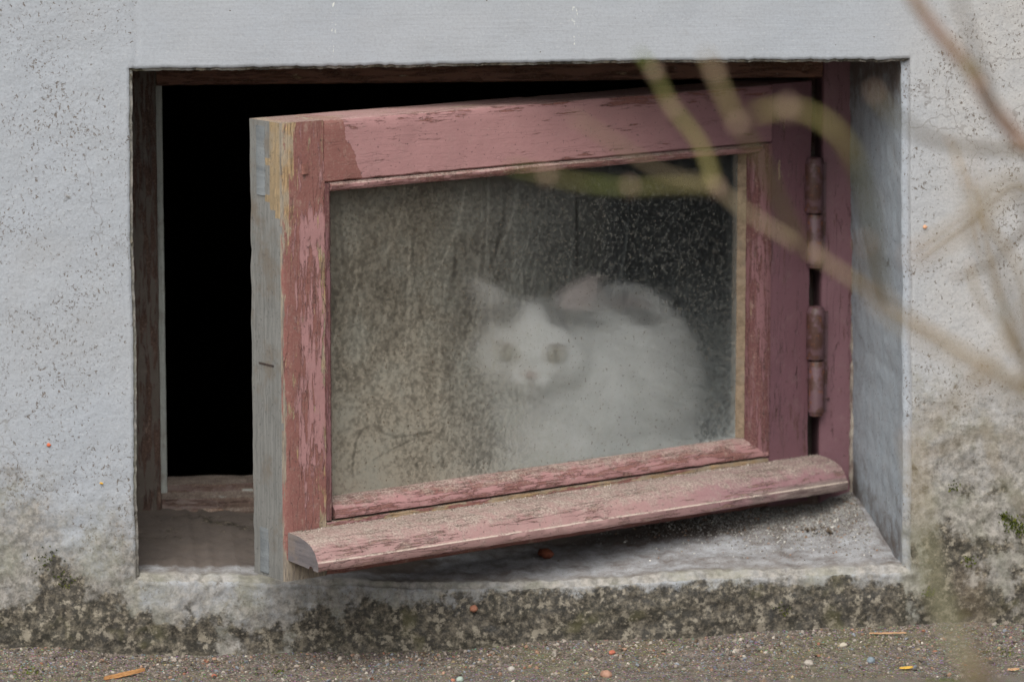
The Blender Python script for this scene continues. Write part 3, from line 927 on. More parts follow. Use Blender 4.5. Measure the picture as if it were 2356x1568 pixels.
def mat_glass():
    g = G('dusty_glass')
    n, t = g.n, g.t
    n.remove(g.b)
    p = g.coord()
    du, wa, bo, al = g.attr('dust')
    mot = g.noise(p, 260, 5, 0.7)
    mot2 = g.noise(p, 30, 4, 0.6)
    k = g.mt('MULTIPLY', du, g.mt('ADD', 0.25, g.mt('ADD', g.step(mot, 0.28, 0.72, 0, 0.75), g.step(mot2, 0.3, 0.7, 0.1, 0.5))))
    # curly fibres and grains stuck to the pane
    wob = g.noise(p, 420, 3, 0.6, col=True)
    q = g.mix(0.004, p, wob, 'ADD')
    gate2 = g.mt('MULTIPLY', g.step(g.noise(p, 22, 4, 0.65), 0.36, 0.62, 0.15, 1), g.step(g.noise(p, 110, 3, 0.6), 0.38, 0.58, 0.2, 1))
    f1 = g.noise(q, 820, 3, 0.6, 0.8)
    f1 = g.mt('MULTIPLY', g.step(f1, 0.59, 0.65), gate2)
    f2 = g.noise(q, 460, 2, 0.5, 1.6)
    f2 = g.mt('MULTIPLY', g.step(g.mt('ABSOLUTE', g.mt('SUBTRACT', f2, 0.5)), 0.045, 0.012), g.step(g.noise(p, 240, 3, 0.6), 0.52, 0.58))
    light = g.mt('MAXIMUM', g.mt('MULTIPLY', f1, 0.28), g.mt('MULTIPLY', f2, 0.45))
    grain = g.mt('MULTIPLY', g.step(g.noise(p, 430, 3, 0.6), 0.635, 0.68), 0.85)
    f = g.mt('MINIMUM', g.mt('MAXIMUM', g.mt('MAXIMUM', k, light), grain), 0.95)
    dc = g.mix(wa, lin(184, 190, 187), lin(168, 160, 144))
    dc = g.mix(g.step(mot2, 0.4, 0.7, 0, 0.4), dc, lin(148, 152, 144))
    dc = g.mix(light, dc, lin(178, 164, 144))
    dc = g.mix(grain, dc, lin(96, 82, 66))
    df = n.new('ShaderNodeBsdfDiffuse'); g.put(df.inputs['Color'], dc)
    tl = n.new('ShaderNodeBsdfTranslucent'); g.put(tl.inputs['Color'], dc)
    m0 = n.new('ShaderNodeMixShader'); m0.inputs[0].default_value = 0.36
    t.links.new(df.outputs[0], m0.inputs[1]); t.links.new(tl.outputs[0], m0.inputs[2])
    rf_ = n.new('ShaderNodeBsdfRefraction'); rf_.inputs['IOR'].default_value = 1.05; rf_.inputs['Roughness'].default_value = 0.40
    tr = n.new('ShaderNodeBsdfTransparent')
    m1 = n.new('ShaderNodeMixShader'); m1.inputs[0].default_value = 0.35
    t.links.new(rf_.outputs[0], m1.inputs[1]); t.links.new(tr.outputs[0], m1.inputs[2])
    gs = n.new('ShaderNodeBsdfGlossy'); gs.inputs['Roughness'].default_value = 0.08
    fr = n.new('ShaderNodeFresnel'); fr.inputs['IOR'].default_value = 1.45
    m2 = n.new('ShaderNodeMixShader')
    t.links.new(g.mt('MULTIPLY', fr.outputs[0], 0.7), m2.inputs[0]); t.links.new(m1.outputs[0], m2.inputs[1]); t.links.new(gs.outputs[0], m2.inputs[2])
    m3 = n.new('ShaderNodeMixShader')
    g.put(m3.inputs[0], f); t.links.new(m2.outputs[0], m3.inputs[1]); t.links.new(m0.outputs[0], m3.inputs[2])
    t.links.new(m3.outputs[0], g.out.inputs[0])
    c = bpy.data.materials.new('clear_glass'); c.use_nodes = True
    c.node_tree.nodes.remove(c.node_tree.nodes['Principled BSDF'])
    ct = c.node_tree.nodes.new('ShaderNodeBsdfTransparent'); ct.inputs[0].default_value = (0.975, 0.985, 0.98, 1)
    c.node_tree.links.new(ct.outputs[0], c.node_tree.nodes['Material Output'].inputs[0])
    return g.m, c


MG, MC = mat_glass()
V = [(x, GY, z) for z in zs for x in xs]
nF = gnx + 1
F = [(j * nF + i + 1, j * nF + i, (j + 1) * nF + i, (j + 1) * nF + i + 1) for j in range(gnz) for i in range(gnx)]
MI = [0] * len(F)
k = len(V)
V += [(GX0, GY - 0.003, GZ0), (GX1, GY - 0.003, GZ0), (GX1, GY - 0.003, GZ1), (GX0, GY - 0.003, GZ1)]
F += [(k, k + 1, k + 2, k + 3)]; MI += [1]
pane = mesh('glass_pane', V, F, [MG, MC], sash, midx=MI)
att = np.ones((len(V), 4), np.float32)
att[:k, 0] = dust.ravel(); att[:k, 1] = warmth.ravel(); att[:k, 2] = bt.ravel()
paint_attr(pane, 'dust', att)


# hinges
def lathe(name, prof, loc, mat, parent, n=20):
    V, F = [], []
    for r, z in prof:
        for k in range(n):
            a = 6.28318 * k / n
            V.append((loc[0] + r * math.cos(a), loc[1] + r * math.sin(a), loc[2] + z))
    for i in range(len(prof) - 1):
        for k in range(n):
            q = (k + 1) % n
            F.append((i * n + k, i * n + q, (i + 1) * n + q, (i + 1) * n + k))
    F.append(tuple(range(n))[::-1]); F.append(tuple((len(prof) - 1) * n + k for k in range(n)))
    return mesh(name, V, F, mat, parent, sharp=50)


for zl, zm, zh, x, lab in ((0.2915, 0.3415, 0.3925, 0.2975, 'dark upper hinge'), (0.1555, 0.2075, 0.2570, 0.3005, 'rusty lower hinge')):
    h = empty('hinge', (x, -0.006, zl - 0.07), 0, win)
    h['label'] = lab
    Lo, Hi = zm - zl - 0.0012, zh - zl
    r = 0.0074
    lathe('knuckle', [(r * 0.55, 0), (r * 0.8, 0.0006), (r * 0.86, 0.002), (r * 0.86, 0.0035), (r, 0.0042), (r, Lo - 0.001), (r * 0.94, Lo)], (0.0006, 0, 0), M_HINGE, h)
    a = zm - zl + 0.0008
    r = 0.0084
    lathe('knuckle', [(r * 0.94, a), (r, a + 0.001), (r, Hi - 0.007), (r * 0.95, Hi - 0.0045), (r * 0.88, Hi - 0.004), (r * 0.86, Hi - 0.002), (r * 0.7, Hi - 0.0006), (r * 0.35, Hi)], (-0.0006, 0, 0), M_HINGE, h)
    lathe('hinge_pin', [(0.004, Lo - 0.004), (0.004, a + 0.004)], (0, 0, 0), M_HINGE, h)
    # the leaf that goes into the jamb
    V = [(0.002, 0.0035, 0.004), (0.0115, 0.0045, 0.004), (0.0115, 0.0045, Hi - 0.006), (0.002, 0.0035, Hi - 0.006),
         (0.002, 0.0075, 0.004), (0.0115, 0.0075, 0.004), (0.0115, 0.0075, Hi - 0.006), (0.002, 0.0075, Hi - 0.006)]
    mesh('hinge_leaf', V, [(0, 1, 2, 3), (7, 6, 5, 4), (0, 4, 5, 1), (1, 5, 6, 2), (2, 6, 7, 3), (3, 7, 4, 0)], M_HINGE, h, smooth=False)

lathe('screw', [(0.0022, 0), (0.0021, 0.0006), (0.0012, 0.0010)], (0.3125, -0.0008, 0.1705 - 0.07), M_HINGE, win, 12)

# ------------------------------------------------------------------ cat
OFF = Vector((-0.0105, -0.085, 0.0143))
fdir = (Vector((-0.13, -1.0, 0.10))).normalized()
hr = Vector((0.03, 0, 1)).cross(fdir).normalized()      # towards +x
hu = fdir.cross(hr)
HC = on_y(1212, 812, 0.250) - fdir * 0.0365 + hu * 0.0015            # head centre


def hp(a, b, c):                                 # head space: right, up, forward
    return HC + hr * a + hu * b + fdir * c


cb = bmesh.new()


def ell(c, rad, axes=None):
    M = Matrix.Identity(4)
    if axes:
        for k in range(3):
            for q in range(3): M[q][k] = axes[k][q]
    M = Matrix.Translation(c) @ M @ Matrix.Diagonal((rad[0], rad[1], rad[2], 1))
    bmesh.ops.create_icosphere(cb, subdivisions=4, radius=1, matrix=M)


HA = (hr, hu, fdir)
ell(HC, (0.046, 0.041, 0.046), HA)
ell(hp(0, 0.012, 0.006), (0.037, 0.036, 0.040), HA)
for s in (-1, 1):
    ell(hp(s * 0.027, -0.010, 0.006), (0.025, 0.022, 0.026), HA)       # cheeks
    ell(hp(s * 0.038, -0.004, -0.006), (0.017, 0.022, 0.020), HA)
    ell(hp(s * 0.0095, -0.025, 0.040), (0.0112, 0.0098, 0.013), HA)    # whisker pads
    ell(hp(s * 0.021, 0.017, 0.024), (0.013, 0.008, 0.012), HA)        # brows
ell(hp(0, -0.008, 0.038), (0.0095, 0.016, 0.014), HA)                   # bridge of the nose
ell(hp(0, -0.034, 0.032), (0.013, 0.008, 0.013), HA)                    # chin


def ear(base, tip, wide, thick, face):
    ax = (tip - base); L = ax.length; ax.normalize()
    side = ax.cross(face).normalized(); fr = side.cross(ax)
    for k in range(9):
        t = k / 8
        w = wide * (1 - t) ** 0.8 + 0.0035
        ell(base + ax * L * t * 0.95, (w, 0.0085, thick * (1 - 0.4 * t)), (side, ax, fr))


ear(hp(-0.029, 0.030, 0.000), hp(-0.060, 0.064, -0.004), 0.021, 0.0050, (fdir - hr * 0.5).normalized())
ear(hp(0.030, 0.032, 0.000), hp(0.054, 0.068, -0.002), 0.021, 0.0050, (fdir + hr * 0.1).normalized())
# trunk, lying along the ledge away to the right
ell(OFF + Vector((0.078, 0.415, 0.145)), (0.046, 0.055, 0.056))            # neck
ell(OFF + Vector((0.092, 0.405, 0.092)), (0.052, 0.050, 0.066))            # chest
ell(OFF + Vector((0.122, 0.435, 0.125)), (0.068, 0.072, 0.096))
ell(OFF + Vector((0.150, 0.455, 0.132)), (0.072, 0.078, 0.103))
ell(OFF + Vector((0.160, 0.485, 0.118)), (0.064, 0.080, 0.090))            # rump
ell(OFF + Vector((0.160, 0.440, 0.075)), (0.042, 0.070, 0.052))            # thigh
for x in (0.078, 0.116):
    ell(OFF + Vector((x, 0.395, 0.050)), (0.020, 0.040, 0.026))            # tucked forelegs
    ell(OFF + Vector((x, 0.376, 0.034)), (0.018, 0.022, 0.0145))           # paws
ell(OFF + Vector((0.155, 0.385, 0.036)), (0.022, 0.034, 0.0165))           # hind foot
for k in range(14):                                                  # tail curled round the side
    t = k / 13
    ell(OFF + Vector((0.198 - 0.075 * t ** 2, 0.50 - 0.14 * t, 0.036)), (0.017, 0.018, 0.0155))
me = bpy.data.meshes.new('cat_raw'); cb.to_mesh(me); cb.free()
tmp = bpy.data.objects.new('cat_raw', me); COL.objects.link(tmp)
md = tmp.modifiers.new('r', 'REMESH'); md.mode = 'VOXEL'; md.voxel_size = 0.0026
md = tmp.modifiers.new('s', 'SMOOTH'); md.iterations = 5; md.factor = 0.5
dg = bpy.context.evaluated_depsgraph_get()
cme = bpy.data.meshes.new_from_object(tmp.evaluated_get(dg))
bpy.data.objects.remove(tmp); bpy.data.meshes.remove(me)
cme.name = 'cat'
cat = bpy.data.objects.new('cat', cme)
COL.objects.link(cat)
zmin = min(v.co.z for v in cme.vertices)
cat.location = (0, 0, NB + 0.0005 - zmin)
DZ = NB + 0.0005 - zmin
tag(cat, 'white cat with grey patches crouching behind the dusty glass and looking out', 'cat')
cme.polygons.foreach_set('use_smooth', [True] * len(cme.polygons))


def coat(p):
    """white coat with grey patches; pinkish inside the ears"""
    q = p - HC
    a, b, c = q.dot(hr), q.dot(hu), q.dot(fdir)
    n = 0.006 * fbm(p, 60, 3)
    white, grey = (0.93, 0.92, 0.89), (0.30, 0.29, 0.28)
    k = 0.0
    if (Vector((a, b * 0.9, c))).length < 0.110 and p.y < 0.345 and c > -0.040:
        blaze = 0.006 + 0.022 * sstep(-b, -0.036, -0.012)
        k = sstep(abs(a) + n, blaze, blaze + 0.006) * sstep(b + n, 0.017, 0.027)
        if b > 0.044: k = max(k, 0.75)
    if b > 0.038 and a > 0.024 and p.y < 0.345: return (0.56, 0.475, 0.455)
    if b > 0.040 and a < -0.03 and p.y < 0.345: k = 0.6 if c > 0.001 else 0.8
    if p.y > 0.31:                                  # a grey streak over the shoulder
        px, py = proj(p)
        t = max(0, min(1, ((px - 1390) * 90 + (py - 690) * 50) / (90 ** 2 + 50 ** 2)))
        d = math.hypot(px - 1390 - 90 * t, py - 690 - 50 * t) + n * 1500
        k = max(k, (1 - sstep(d, 9, 25)) * 0.9)
    return tuple(w + (g_ - w) * k for w, g_ in zip(white, grey))


cols = [coat(v.co) for v in cme.vertices]
paint_attr(cat, 'coat', [(c[0], c[1], c[2], 1) for c in cols])
g = G('cat_fur', 0.9, 0.1)
g.done(g.attrcol('coat'))
g.b.inputs['Sheen Weight'].default_value = 0.2
M_FUR = g.m
cme.materials.clear(); cme.materials.append(M_FUR)
# short fur, blades standing off the skin
fv, ff, fc = [], [], []
polys = [p for p in cme.polygons]
wts = [p.area for p in polys]
for p in rnd.choices(polys, wts, k=16000):
    c = p.center.copy(); nrm = p.normal.copy()
    q = c - HC
    inhead = q.length < 0.066 and c.y < 0.335
    if inhead and q.dot(fdir) > 0.026 and q.dot(hu) < 0.016: L = 0.0025
    elif inhead: L = 0.005
    else: L = rnd.uniform(0.009, 0.016)
    flow = (Vector((0.5, 0.6, -0.5)) if not inhead else q.normalized() * 0.8 - fdir * 0.6)
    d = (nrm * 0.8 + flow * 0.55 + Vector((rnd.gauss(0, .2), rnd.gauss(0, .2), rnd.gauss(0, .2)))).normalized()
    s = d.cross(Vector((rnd.gauss(0, 1), rnd.gauss(0, 1), rnd.gauss(0, 1)))).normalized() * rnd.uniform(0.0003, 0.0006)
    k = len(fv)
    b0 = c - nrm * 0.0008
    fv += [b0 - s, b0 + s, b0 + d * L * 0.6 + s * 0.6, b0 + d * L - Vector((0, 0, L * 0.12))]
    ff += [(k, k + 1, k + 2), (k, k + 2, k + 3)]
    cc = cols[p.vertices[0]]
    fc += [(cc[0], cc[1], cc[2], 1)] * 4
fur = mesh('fur', fv, ff, M_FUR, cat, smooth=False)
paint_attr(fur, 'coat', fc)


def ball(name, c, rad, axes, mat, parent):
    V = [c + axes[0] * v.x * rad[0] + axes[1] * v.y * rad[1] + axes[2] * v.z * rad[2] for v in ICO2V]
    return mesh(name, V, ICO2F, mat, parent)


def mat_eye():
    g = G('cat_eye', 0.25, 0.5)
    x = g.xyz(g.coord())
    return g.done(g.mix(g.noise(g.coord(), 400, 2), lin(200, 192, 176), lin(184, 176, 158)))


M_EYE = mat_eye()
M_DARK = mat_simple('dark_pupil', lin(14, 14, 14), lin(22, 21, 20), 60, 0.3)
M_LID = mat_simple('eye_rim', lin(164, 152, 142), lin(180, 168, 158), 200)
M_NOSE = mat_simple('pink_nose', lin(190, 164, 158), lin(202, 178, 172), 300, 0.6)
for s in (-1, 1):
    ec = hp(s * 0.0200, -0.0015, 0.0382)
    tilt = (hr + hu * 0.07 * s).normalized()
    tu = fdir.cross(tilt) * -1
    tu = (hu - tilt * hu.dot(tilt)).normalized()
    e = ball('eye', ec, (0.0116, 0.0092, 0.0078), (tilt, tu, fdir), M_EYE, cat)
    ball('pupil', ec + fdir * 0.0062 + tu * 0.0004, (0.0024, 0.0062, 0.0018), (tilt, tu, fdir), M_DARK, e)
    ball('eyelid', ec + tu * 0.0074 - fdir * 0.0022, (0.0108, 0.0030, 0.0074), (tilt, tu, fdir), M_LID, e)
ball('nose', hp(0, -0.0195, 0.0525), (0.0062, 0.0042, 0.0036), HA, M_NOSE, cat)
mv, mf = [], []


def tube(pts, rads, n=8):
    """verts, faces of a tapered round tube"""
    V, F = [], []
    for i, p in enumerate(pts):
        d = (pts[min(i + 1, len(pts) - 1)] - pts[max(i - 1, 0)]).normalized()
        a = d.cross(Vector((0.3, 1, 0.2))).normalized(); b = d.cross(a)
        for k in range(n):
            t = 6.28318 * k / n
            V.append(p + (a * math.cos(t) + b * math.sin(t)) * rads[i])
    for i in range(len(pts) - 1):
        for k in range(n):
            q = (k + 1) % n
            F.append((i * n + k, i * n + q, (i + 1) * n + q, (i + 1) * n + k))
    F.append(tuple(range(n))[::-1]); F.append(tuple((len(pts) - 1) * n + k for k in range(n)))
    return V, F


def add_tube(V, F, pts, rads, n=8):
    v, f = tube(pts, rads, n); k = len(V)
    V += v; F += [tuple(a + k for a in q) for q in f]


for s in (-1, 1):                               # mouth line
    add_tube(mv, mf, [hp(0, -0.0225, 0.0535), hp(s * 0.002, -0.0275, 0.0530), hp(s * 0.008, -0.0315, 0.0480), hp(s * 0.014, -0.031, 0.0420)], [0.0007] * 4, 6)
mesh('mouth', mv, mf, M_LID, cat)
wv_, wf_ = [], []
for s in (-1, 1):                               # whiskers
    for q in range(6):
        b0 = hp(s * (0.012 + 0.0015 * (q % 3)), -0.022 - 0.003 * (q // 2), 0.047)
        e0 = hp(s * rnd.uniform(0.055, 0.072), -0.012 - 0.009 * q + rnd.uniform(-.003, .003), 0.030)
        m0 = (b0 + e0) / 2 + hu * 0.004 + fdir * 0.006
        add_tube(wv_, wf_, [b0, m0, e0], [0.0004, 0.0003, 0.0001], 5)
mesh('whiskers', wv_, wf_, mat_simple('whisker', lin(225, 222, 214), lin(235, 232, 226), 100, 0.5), cat)

# ------------------------------------------------------------------ shrub in front
def mat_twig(name, a, b, c):
    g = G(name, 0.7, 0.3)
    p = g.coord()
    n1 = g.noise(p, 22, 3)
    k = g.mix(g.step(n1, 0.4, 0.6), a, b)
    k = g.mix(g.step(g.noise(p, 9, 2), 0.55, 0.68), k, c)
    return g.done(k, g.bump(g.noise(p, 200, 3), 0.3, 0.001))


M_TW1 = mat_twig('green_brown_bark', lin(94, 100, 48), lin(116, 108, 64), lin(128, 104, 82))
M_TW2 = mat_twig('pale_bark', lin(128, 112, 88), lin(120, 106, 82), lin(106, 102, 78))
M_TW3 = mat_twig('brown_green_bark', lin(104, 98, 66), lin(120, 98, 84), lin(138, 110, 100))
M_BUD = mat_simple('pinkish_bud', lin(136, 114, 98), lin(156, 134, 116), 120)


def spline(P, n=8):
    out = []
    for i in range(len(P) - 1):
        p0, p1, p2, p3 = P[max(i - 1, 0)], P[i], P[i + 1], P[min(i + 2, len(P) - 1)]
        for k in range(n):
            t = k / n
            out.append(0.5 * ((2 * p1) + (p2 - p0) * t + (2 * p0 - 5 * p1 + 4 * p2 - p3) * t * t + (3 * p1 - p0 - 3 * p2 + p3) * t ** 3))
    out.append(P[-1])
    return out


ROOT = Vector((0.08, -1.90, 0.128))
shrub = empty('bare_shrub', ROOT)
tag(shrub, 'leafless shrub with thin green and tan twigs in front of the wall', 'shrub')


def twig(name, P, r0, r1, mat, buds=()):
    pts = spline(P)
    n = len(pts)
    rad = [0.60 * (r0 + (r1 - r0) * i / (n - 1)) for i in range(n)]
    rad = [r * (1 + 0.12 * math.sin(i * 1.7) * (i % 5 == 0)) for i, r in enumerate(rad)]
    V, F = tube([p - ROOT for p in pts], rad, 8)
    o = mesh(name, V, F, mat, shrub)
    for b, r in buds:
        r *= 0.5
        V2 = [b - ROOT + Vector((v.x * r, v.y * r, v.z * r * 1.2)) for v in ICO2V]
        q = mesh('bud', V2, ICO2F, M_BUD, o)
    return o


T = lambda px, py, t: at_dist(px, py, t * 0.88)
# main stems from the root
sA = [ROOT + Vector((0.00, 0, -0.02)), ROOT + Vector((0.02, 0.01, 0.10)), T(2300, 1640, 1.85), T(2228, 1540, 1.85), T(2168, 1400, 1.86), T(2138, 1280, 1.87), T(2118, 1150, 1.88), T(2098, 1015, 1.9)]
twig('stem', sA, 0.0068, 0.0030, M_TW2, [(T(2096, 1012, 1.9), 0.0042)])
twig('twig', [T(2098, 1015, 1.9), T(2170, 950, 1.92), T(2245, 880, 1.95), T(2300, 800, 1.97), T(2370, 700, 2.0)], 0.0024, 0.0014, M_TW2, [(T(2250, 872, 1.95), 0.0034)])
sB = [ROOT + Vector((0.03, 0.0, -0.02)), ROOT + Vector((0.09, 0.03, 0.12)), T(2560, 1500, 1.95), T(2480, 1150, 2.05), T(2400, 930, 2.12), T(2290, 850, 2.2), T(2180, 785, 2.25), T(2040, 700, 2.3), T(1930, 622, 2.3), T(1830, 560, 2.3), T(1720, 490, 2.3), T(1640, 430, 2.3), T(1530, 400, 2.28), T(1440, 345, 2.26), T(1320, 270, 2.24)]
twig('stem', sB, 0.0040, 0.0017, M_TW2, [(T(1648, 432, 2.3), 0.0058), (T(1880, 585, 2.3), 0.0052)])
twig('twig', [T(1642, 432, 2.3), T(1632, 385, 2.3), T(1605, 322, 2.3), T(1545, 245, 2.3), T(1504, 165, 2.3), T(1470, 120, 2.3)], 0.0034, 0.0022, M_TW1, [(T(1506, 166, 2.29), 0.0046), (T(1548, 250, 2.3), 0.0042)])
twig('twig', [T(1640, 432, 2.3), T(1545, 428, 2.25), T(1450, 432, 2.22), T(1340, 422, 2.2), T(1255, 404, 2.18), T(1180, 385, 2.16)], 0.0030, 0.0020, M_TW1, [(T(1447, 431, 2.22), 0.0050), (T(1258, 404, 2.18), 0.0050)])
twig('twig', [T(1850, 575, 2.3), T(1800, 480, 2.2), T(1765, 400, 2.15), T(1735, 345, 2.12), T(1692, 275, 2.1), T(1642, 165, 2.1), T(1620, 120, 2.1)], 0.0032, 0.0022, M_TW1, [(T(1697, 286, 2.1), 0.0046), (T(1645, 168, 2.1), 0.0044)])
twig('twig', [T(2040, 700, 2.3), T(2010, 540, 2.1), T(1982, 410, 2.02), T(1940, 322, 2.0), T(1880, 270, 2.0), T(1810, 250, 2.0), T(1735, 262, 2.0)], 0.0030, 0.0022, M_TW1, [(T(1812, 250, 1.99), 0.0056)])
sC = [ROOT + Vector((0.05, -0.02, -0.02)), ROOT + Vector((0.16, 0.02, 0.16)), T(2760, 1300, 2.1), T(2700, 900, 2.25), T(2540, 560, 2.35), T(2370, 350, 2.4), T(2290, 255, 2.4), T(2230, 160, 2.4), T(2150, 65, 2.4), T(2085, -30, 2.4), T(1990, -190, 2.4)]
twig('stem', sC, 0.0084, 0.0050, M_TW3, [(T(2262, 200, 2.39), 0.0054)])
twig('twig', [T(2290, 255, 2.4), T(2255, 150, 2.2), T(2225, 60, 2.15), T(2190, -60, 2.1)], 0.0026, 0.0016, M_TW2)
# fine twigs further forward on the right
for P, r in (([(2480, 1150, 2.05), (2420, 700, 1.8), (2356, 425, 1.72), (2230, 515, 1.7), (2105, 592, 1.7)], 0.0022),
             ([(2400, 930, 2.12), (2330, 700, 1.8), (2262, 560, 1.72), (2230, 400, 1.7)], 0.0018),
             ([(2560, 1500, 1.95), (2440, 1000, 1.8), (2330, 905, 1.75), (2240, 835, 1.74), (2120, 770, 1.74), (2020, 690, 1.74)], 0.0020),
             ([(2040, 700, 2.3), (2015, 690, 2.1), (1998, 640, 2.0), (1990, 560, 1.95)], 0.0018),
             ([(2300, 1640, 1.85), (2270, 1560, 1.8), (2245, 1450, 1.78), (2230, 1330, 1.77)], 0.0016),
             ([(2400, 930, 2.12), (2356, 640, 2.45), (2250, 480, 2.62), (2185, 320, 2.66)], 0.0013),
             ([(2480, 1150, 2.05), (2330, 1010, 2.4), (2250, 1000, 2.55), (2140, 1045, 2.6)], 0.0014),
             ([(2540, 560, 2.35), (2380, 520, 2.55), (2290, 600, 2.64), (2200, 640, 2.7)], 0.0012),
             ([(2400, 930, 2.12), (2310, 760, 2.5), (2255, 690, 2.6), (2230, 610, 2.62)], 0.0013),
             ([(2480, 1150, 2.05), (2380, 1180, 2.4), (2300, 1090, 2.55), (2270, 980, 2.6)], 0.0013),
             ([(2540, 560, 2.35), (2420, 470, 2.5), (2330, 420, 2.6), (2230, 505, 2.66), (2110, 590, 2.7)], 0.0014),
             ([(2400, 930, 2.12), (2340, 800, 2.4), (2290, 660, 2.55), (2255, 540, 2.6), (2235, 420, 2.62)], 0.0013),
             ([(2370, 350, 2.4), (2180, 330, 2.2), (2060, 270, 2.1), (2012, 212, 2.08)], 0.0018)):
    pts = [T(*q) for q in P]
    twig('twig', pts, r * 1.9, r * 1.2, M_TW2, [(pts[-1], r * 1.7), (pts[-2], r * 1.6)])

# ------------------------------------------------------------------ small things on sill and ground
sp = []
for _ in range(14000):                      # grit swept into the right corner of the sill
    x = 0.334 - abs(rnd.gauss(0, 0.09)); y = 0.195 - abs(rnd.gauss(0, 0.055))
    if x < -0.02 or y < 0.03: continue
    z = wallz = None
    r = 0.00035 + 0.0010 * rnd.random() ** 4
    sp.append((x, y, r))
bvh_s = None
from mathutils.bvhtree import BVHTree
WB = BVHTree.FromPolygons([v.co for v in wall.data.vertices], [tuple(p.vertices) for p in wall.data.polygons])


def sill_z(x, y):
    h = WB.ray_cast(Vector((x, y, 0.2)), Vector((0, 0, -1)))
    return h[0].z if h[0] else 0.07


dust_sp = [(Vector((x, y, sill_z(x, y) + r * 0.3)), r) for x, y, r in sp]
grains('sill_grit', dust_sp, [(lin(128, 126, 122), 30), (lin(150, 148, 142), 18), (lin(100, 94, 86), 18), (lin(180, 176, 168), 4), (lin(134, 108, 88), 4)], 'cement_grit')
dsp = []
sm = sash.matrix_basis
for _ in range(2200):                      # grit along the back of the drip bar
    x = rnd.uniform(-0.005, 0.57); y = abs(rnd.gauss(0, 0.008)) + 0.001
    if y > 0.03: continue
    r = 0.0003 + 0.0007 * rnd.random() ** 3
    z = 0.1190 - 0.10 * y
    d = Vector((-math.cos(SASH_ANG), -math.sin(SASH_ANG), 0)); n = Vector((math.sin(SASH_ANG), -math.cos(SASH_ANG), 0))
    dsp.append((Vector((HINGE_X, 0.2, z)) + d * x + n * y, r))
grains('ledge_grit', dsp, [(lin(132, 122, 112), 30), (lin(158, 148, 138), 16), (lin(98, 86, 76), 14), (lin(186, 176, 164), 4)], 'fine_grit')


def pebble(name, pos, rad, c0, c1, label, cat_, grp=None, seed=0, jag=0.18):
    V = []
    for v in ICO2V:
        k = 1 + jag * noise.noise(v * 1.6 + Vector((seed, 2, 5))) + jag * 0.5 * noise.noise(v * 4 + Vector((seed, 1, 1)))
        V.append((v.x * rad[0] * k, v.y * rad[1] * k, v.z * rad[2] * k))
    o = mesh(name, V, ICO2F, mat_simple(name + '_stone', c0, c1, 220, 0.75), None)
    o.location = pos
    o.rotation_euler = (0, 0, seed * 1.3)
    return tag(o, label, cat_, grp)


def gnd(px, py, up):
    """where the line of sight meets the ground"""
    d = ray(px, py)
    t = 2.4
    while t < 6:
        p = CAM + d * t
        if p.z <= ground_z(p.x, p.y): break
        t += 0.002
    p.z = ground_z(p.x, p.y) + up
    return p


for k, (px, py, r, c0, c1, lab) in enumerate([
        (2004, 1523, (0.0042, 0.0036, 0.0032), lin(104, 114, 121), lin(126, 135, 140), 'smooth blue grey pebble on the ground near the tan shrub stem'),
        (1860, 1530, (0.0044, 0.0036, 0.0032), lin(140, 132, 123), lin(160, 152, 142), 'pale grey round pebble on the ground left of the blue grey one'),
        (1940, 1488, (0.0040, 0.0032, 0.0028), lin(158, 150, 134), lin(176, 168, 152), 'cream angular stone chip lying close to the wall foot'),
        (1395, 1556, (0.0056, 0.0044, 0.0040), lin(140, 108, 90), lin(158, 124, 106), 'largest brick coloured stone on the ground below the sash'),
        (1176, 1541, (0.0032, 0.0028, 0.0024), lin(150, 144, 137), lin(166, 160, 152), 'small whitish pebble on the ground below the middle of the glass'),
        (1058, 1566, (0.0034, 0.0030, 0.0026), lin(142, 156, 144), lin(160, 170, 160), 'pale greenish pebble beside the orange chip'),
        (1042, 1566, (0.0018, 0.0016, 0.0016), lin(160, 106, 84), lin(172, 120, 98), 'tiny orange stone chip touching the pale greenish pebble'),
        (1408, 1504, (0.0034, 0.0026, 0.0022), lin(160, 92, 72), lin(176, 108, 88), 'flat red brick crumb at the foot of the wall'),
        (493, 1556, (0.0024, 0.0020, 0.0018), lin(146, 86, 68), lin(158, 98, 80), 'small red crumb on the ground at the left'),
        (1090, 1399, None, lin(142, 96, 76), lin(154, 108, 88), 'reddish brick crumb stuck in the mossy wall foot below the drip bar')]):
    if r is None:
        p = on_y(px, py, -0.002); r = (0.0038, 0.0026, 0.0030)
    else: p = gnd(px, py, r[2] * 0.45)
    pebble('pebble' if 'crumb' not in lab else 'brick_crumb', p, r, c0, c1, lab, 'pebble' if 'crumb' not in lab else 'brick crumb', 'loose stones along the wall', k + 1)


def sliver(name, a, b, w, th, mat, label, cat_):
    d = b - a; L = d.length; d.normalize()
    s = d.cross(Vector((0, 0, 1))).normalized(); u = s.cross(d)
    V, F = [], []
    n = 10
    for i in range(n + 1):
        t = i / n
        ww = w * (0.35 + 1.2 * t * (1 - t) * 2) * (1 + 0.25 * noise.noise(Vector((t * 6, L * 90, 1))))
        c = d * L * t + u * (0.0006 * noise.noise(Vector((t * 5, 3, L))))
        V += [c - s * ww, c + s * ww, c + s * ww * 0.7 + u * th, c - s * ww * 0.7 + u * th]
    for i in range(n):
        for k in range(4):
            q = (k + 1) % 4
            F.append((i * 4 + k, i * 4 + q, (i + 1) * 4 + q, (i + 1) * 4 + k))
    F += [(3, 2, 1, 0), tuple(n * 4 + k for k in range(4))]
    o = mesh(name, V, F, mat, None, sharp=40)
    o.location = a
    return tag(o, label, cat_)


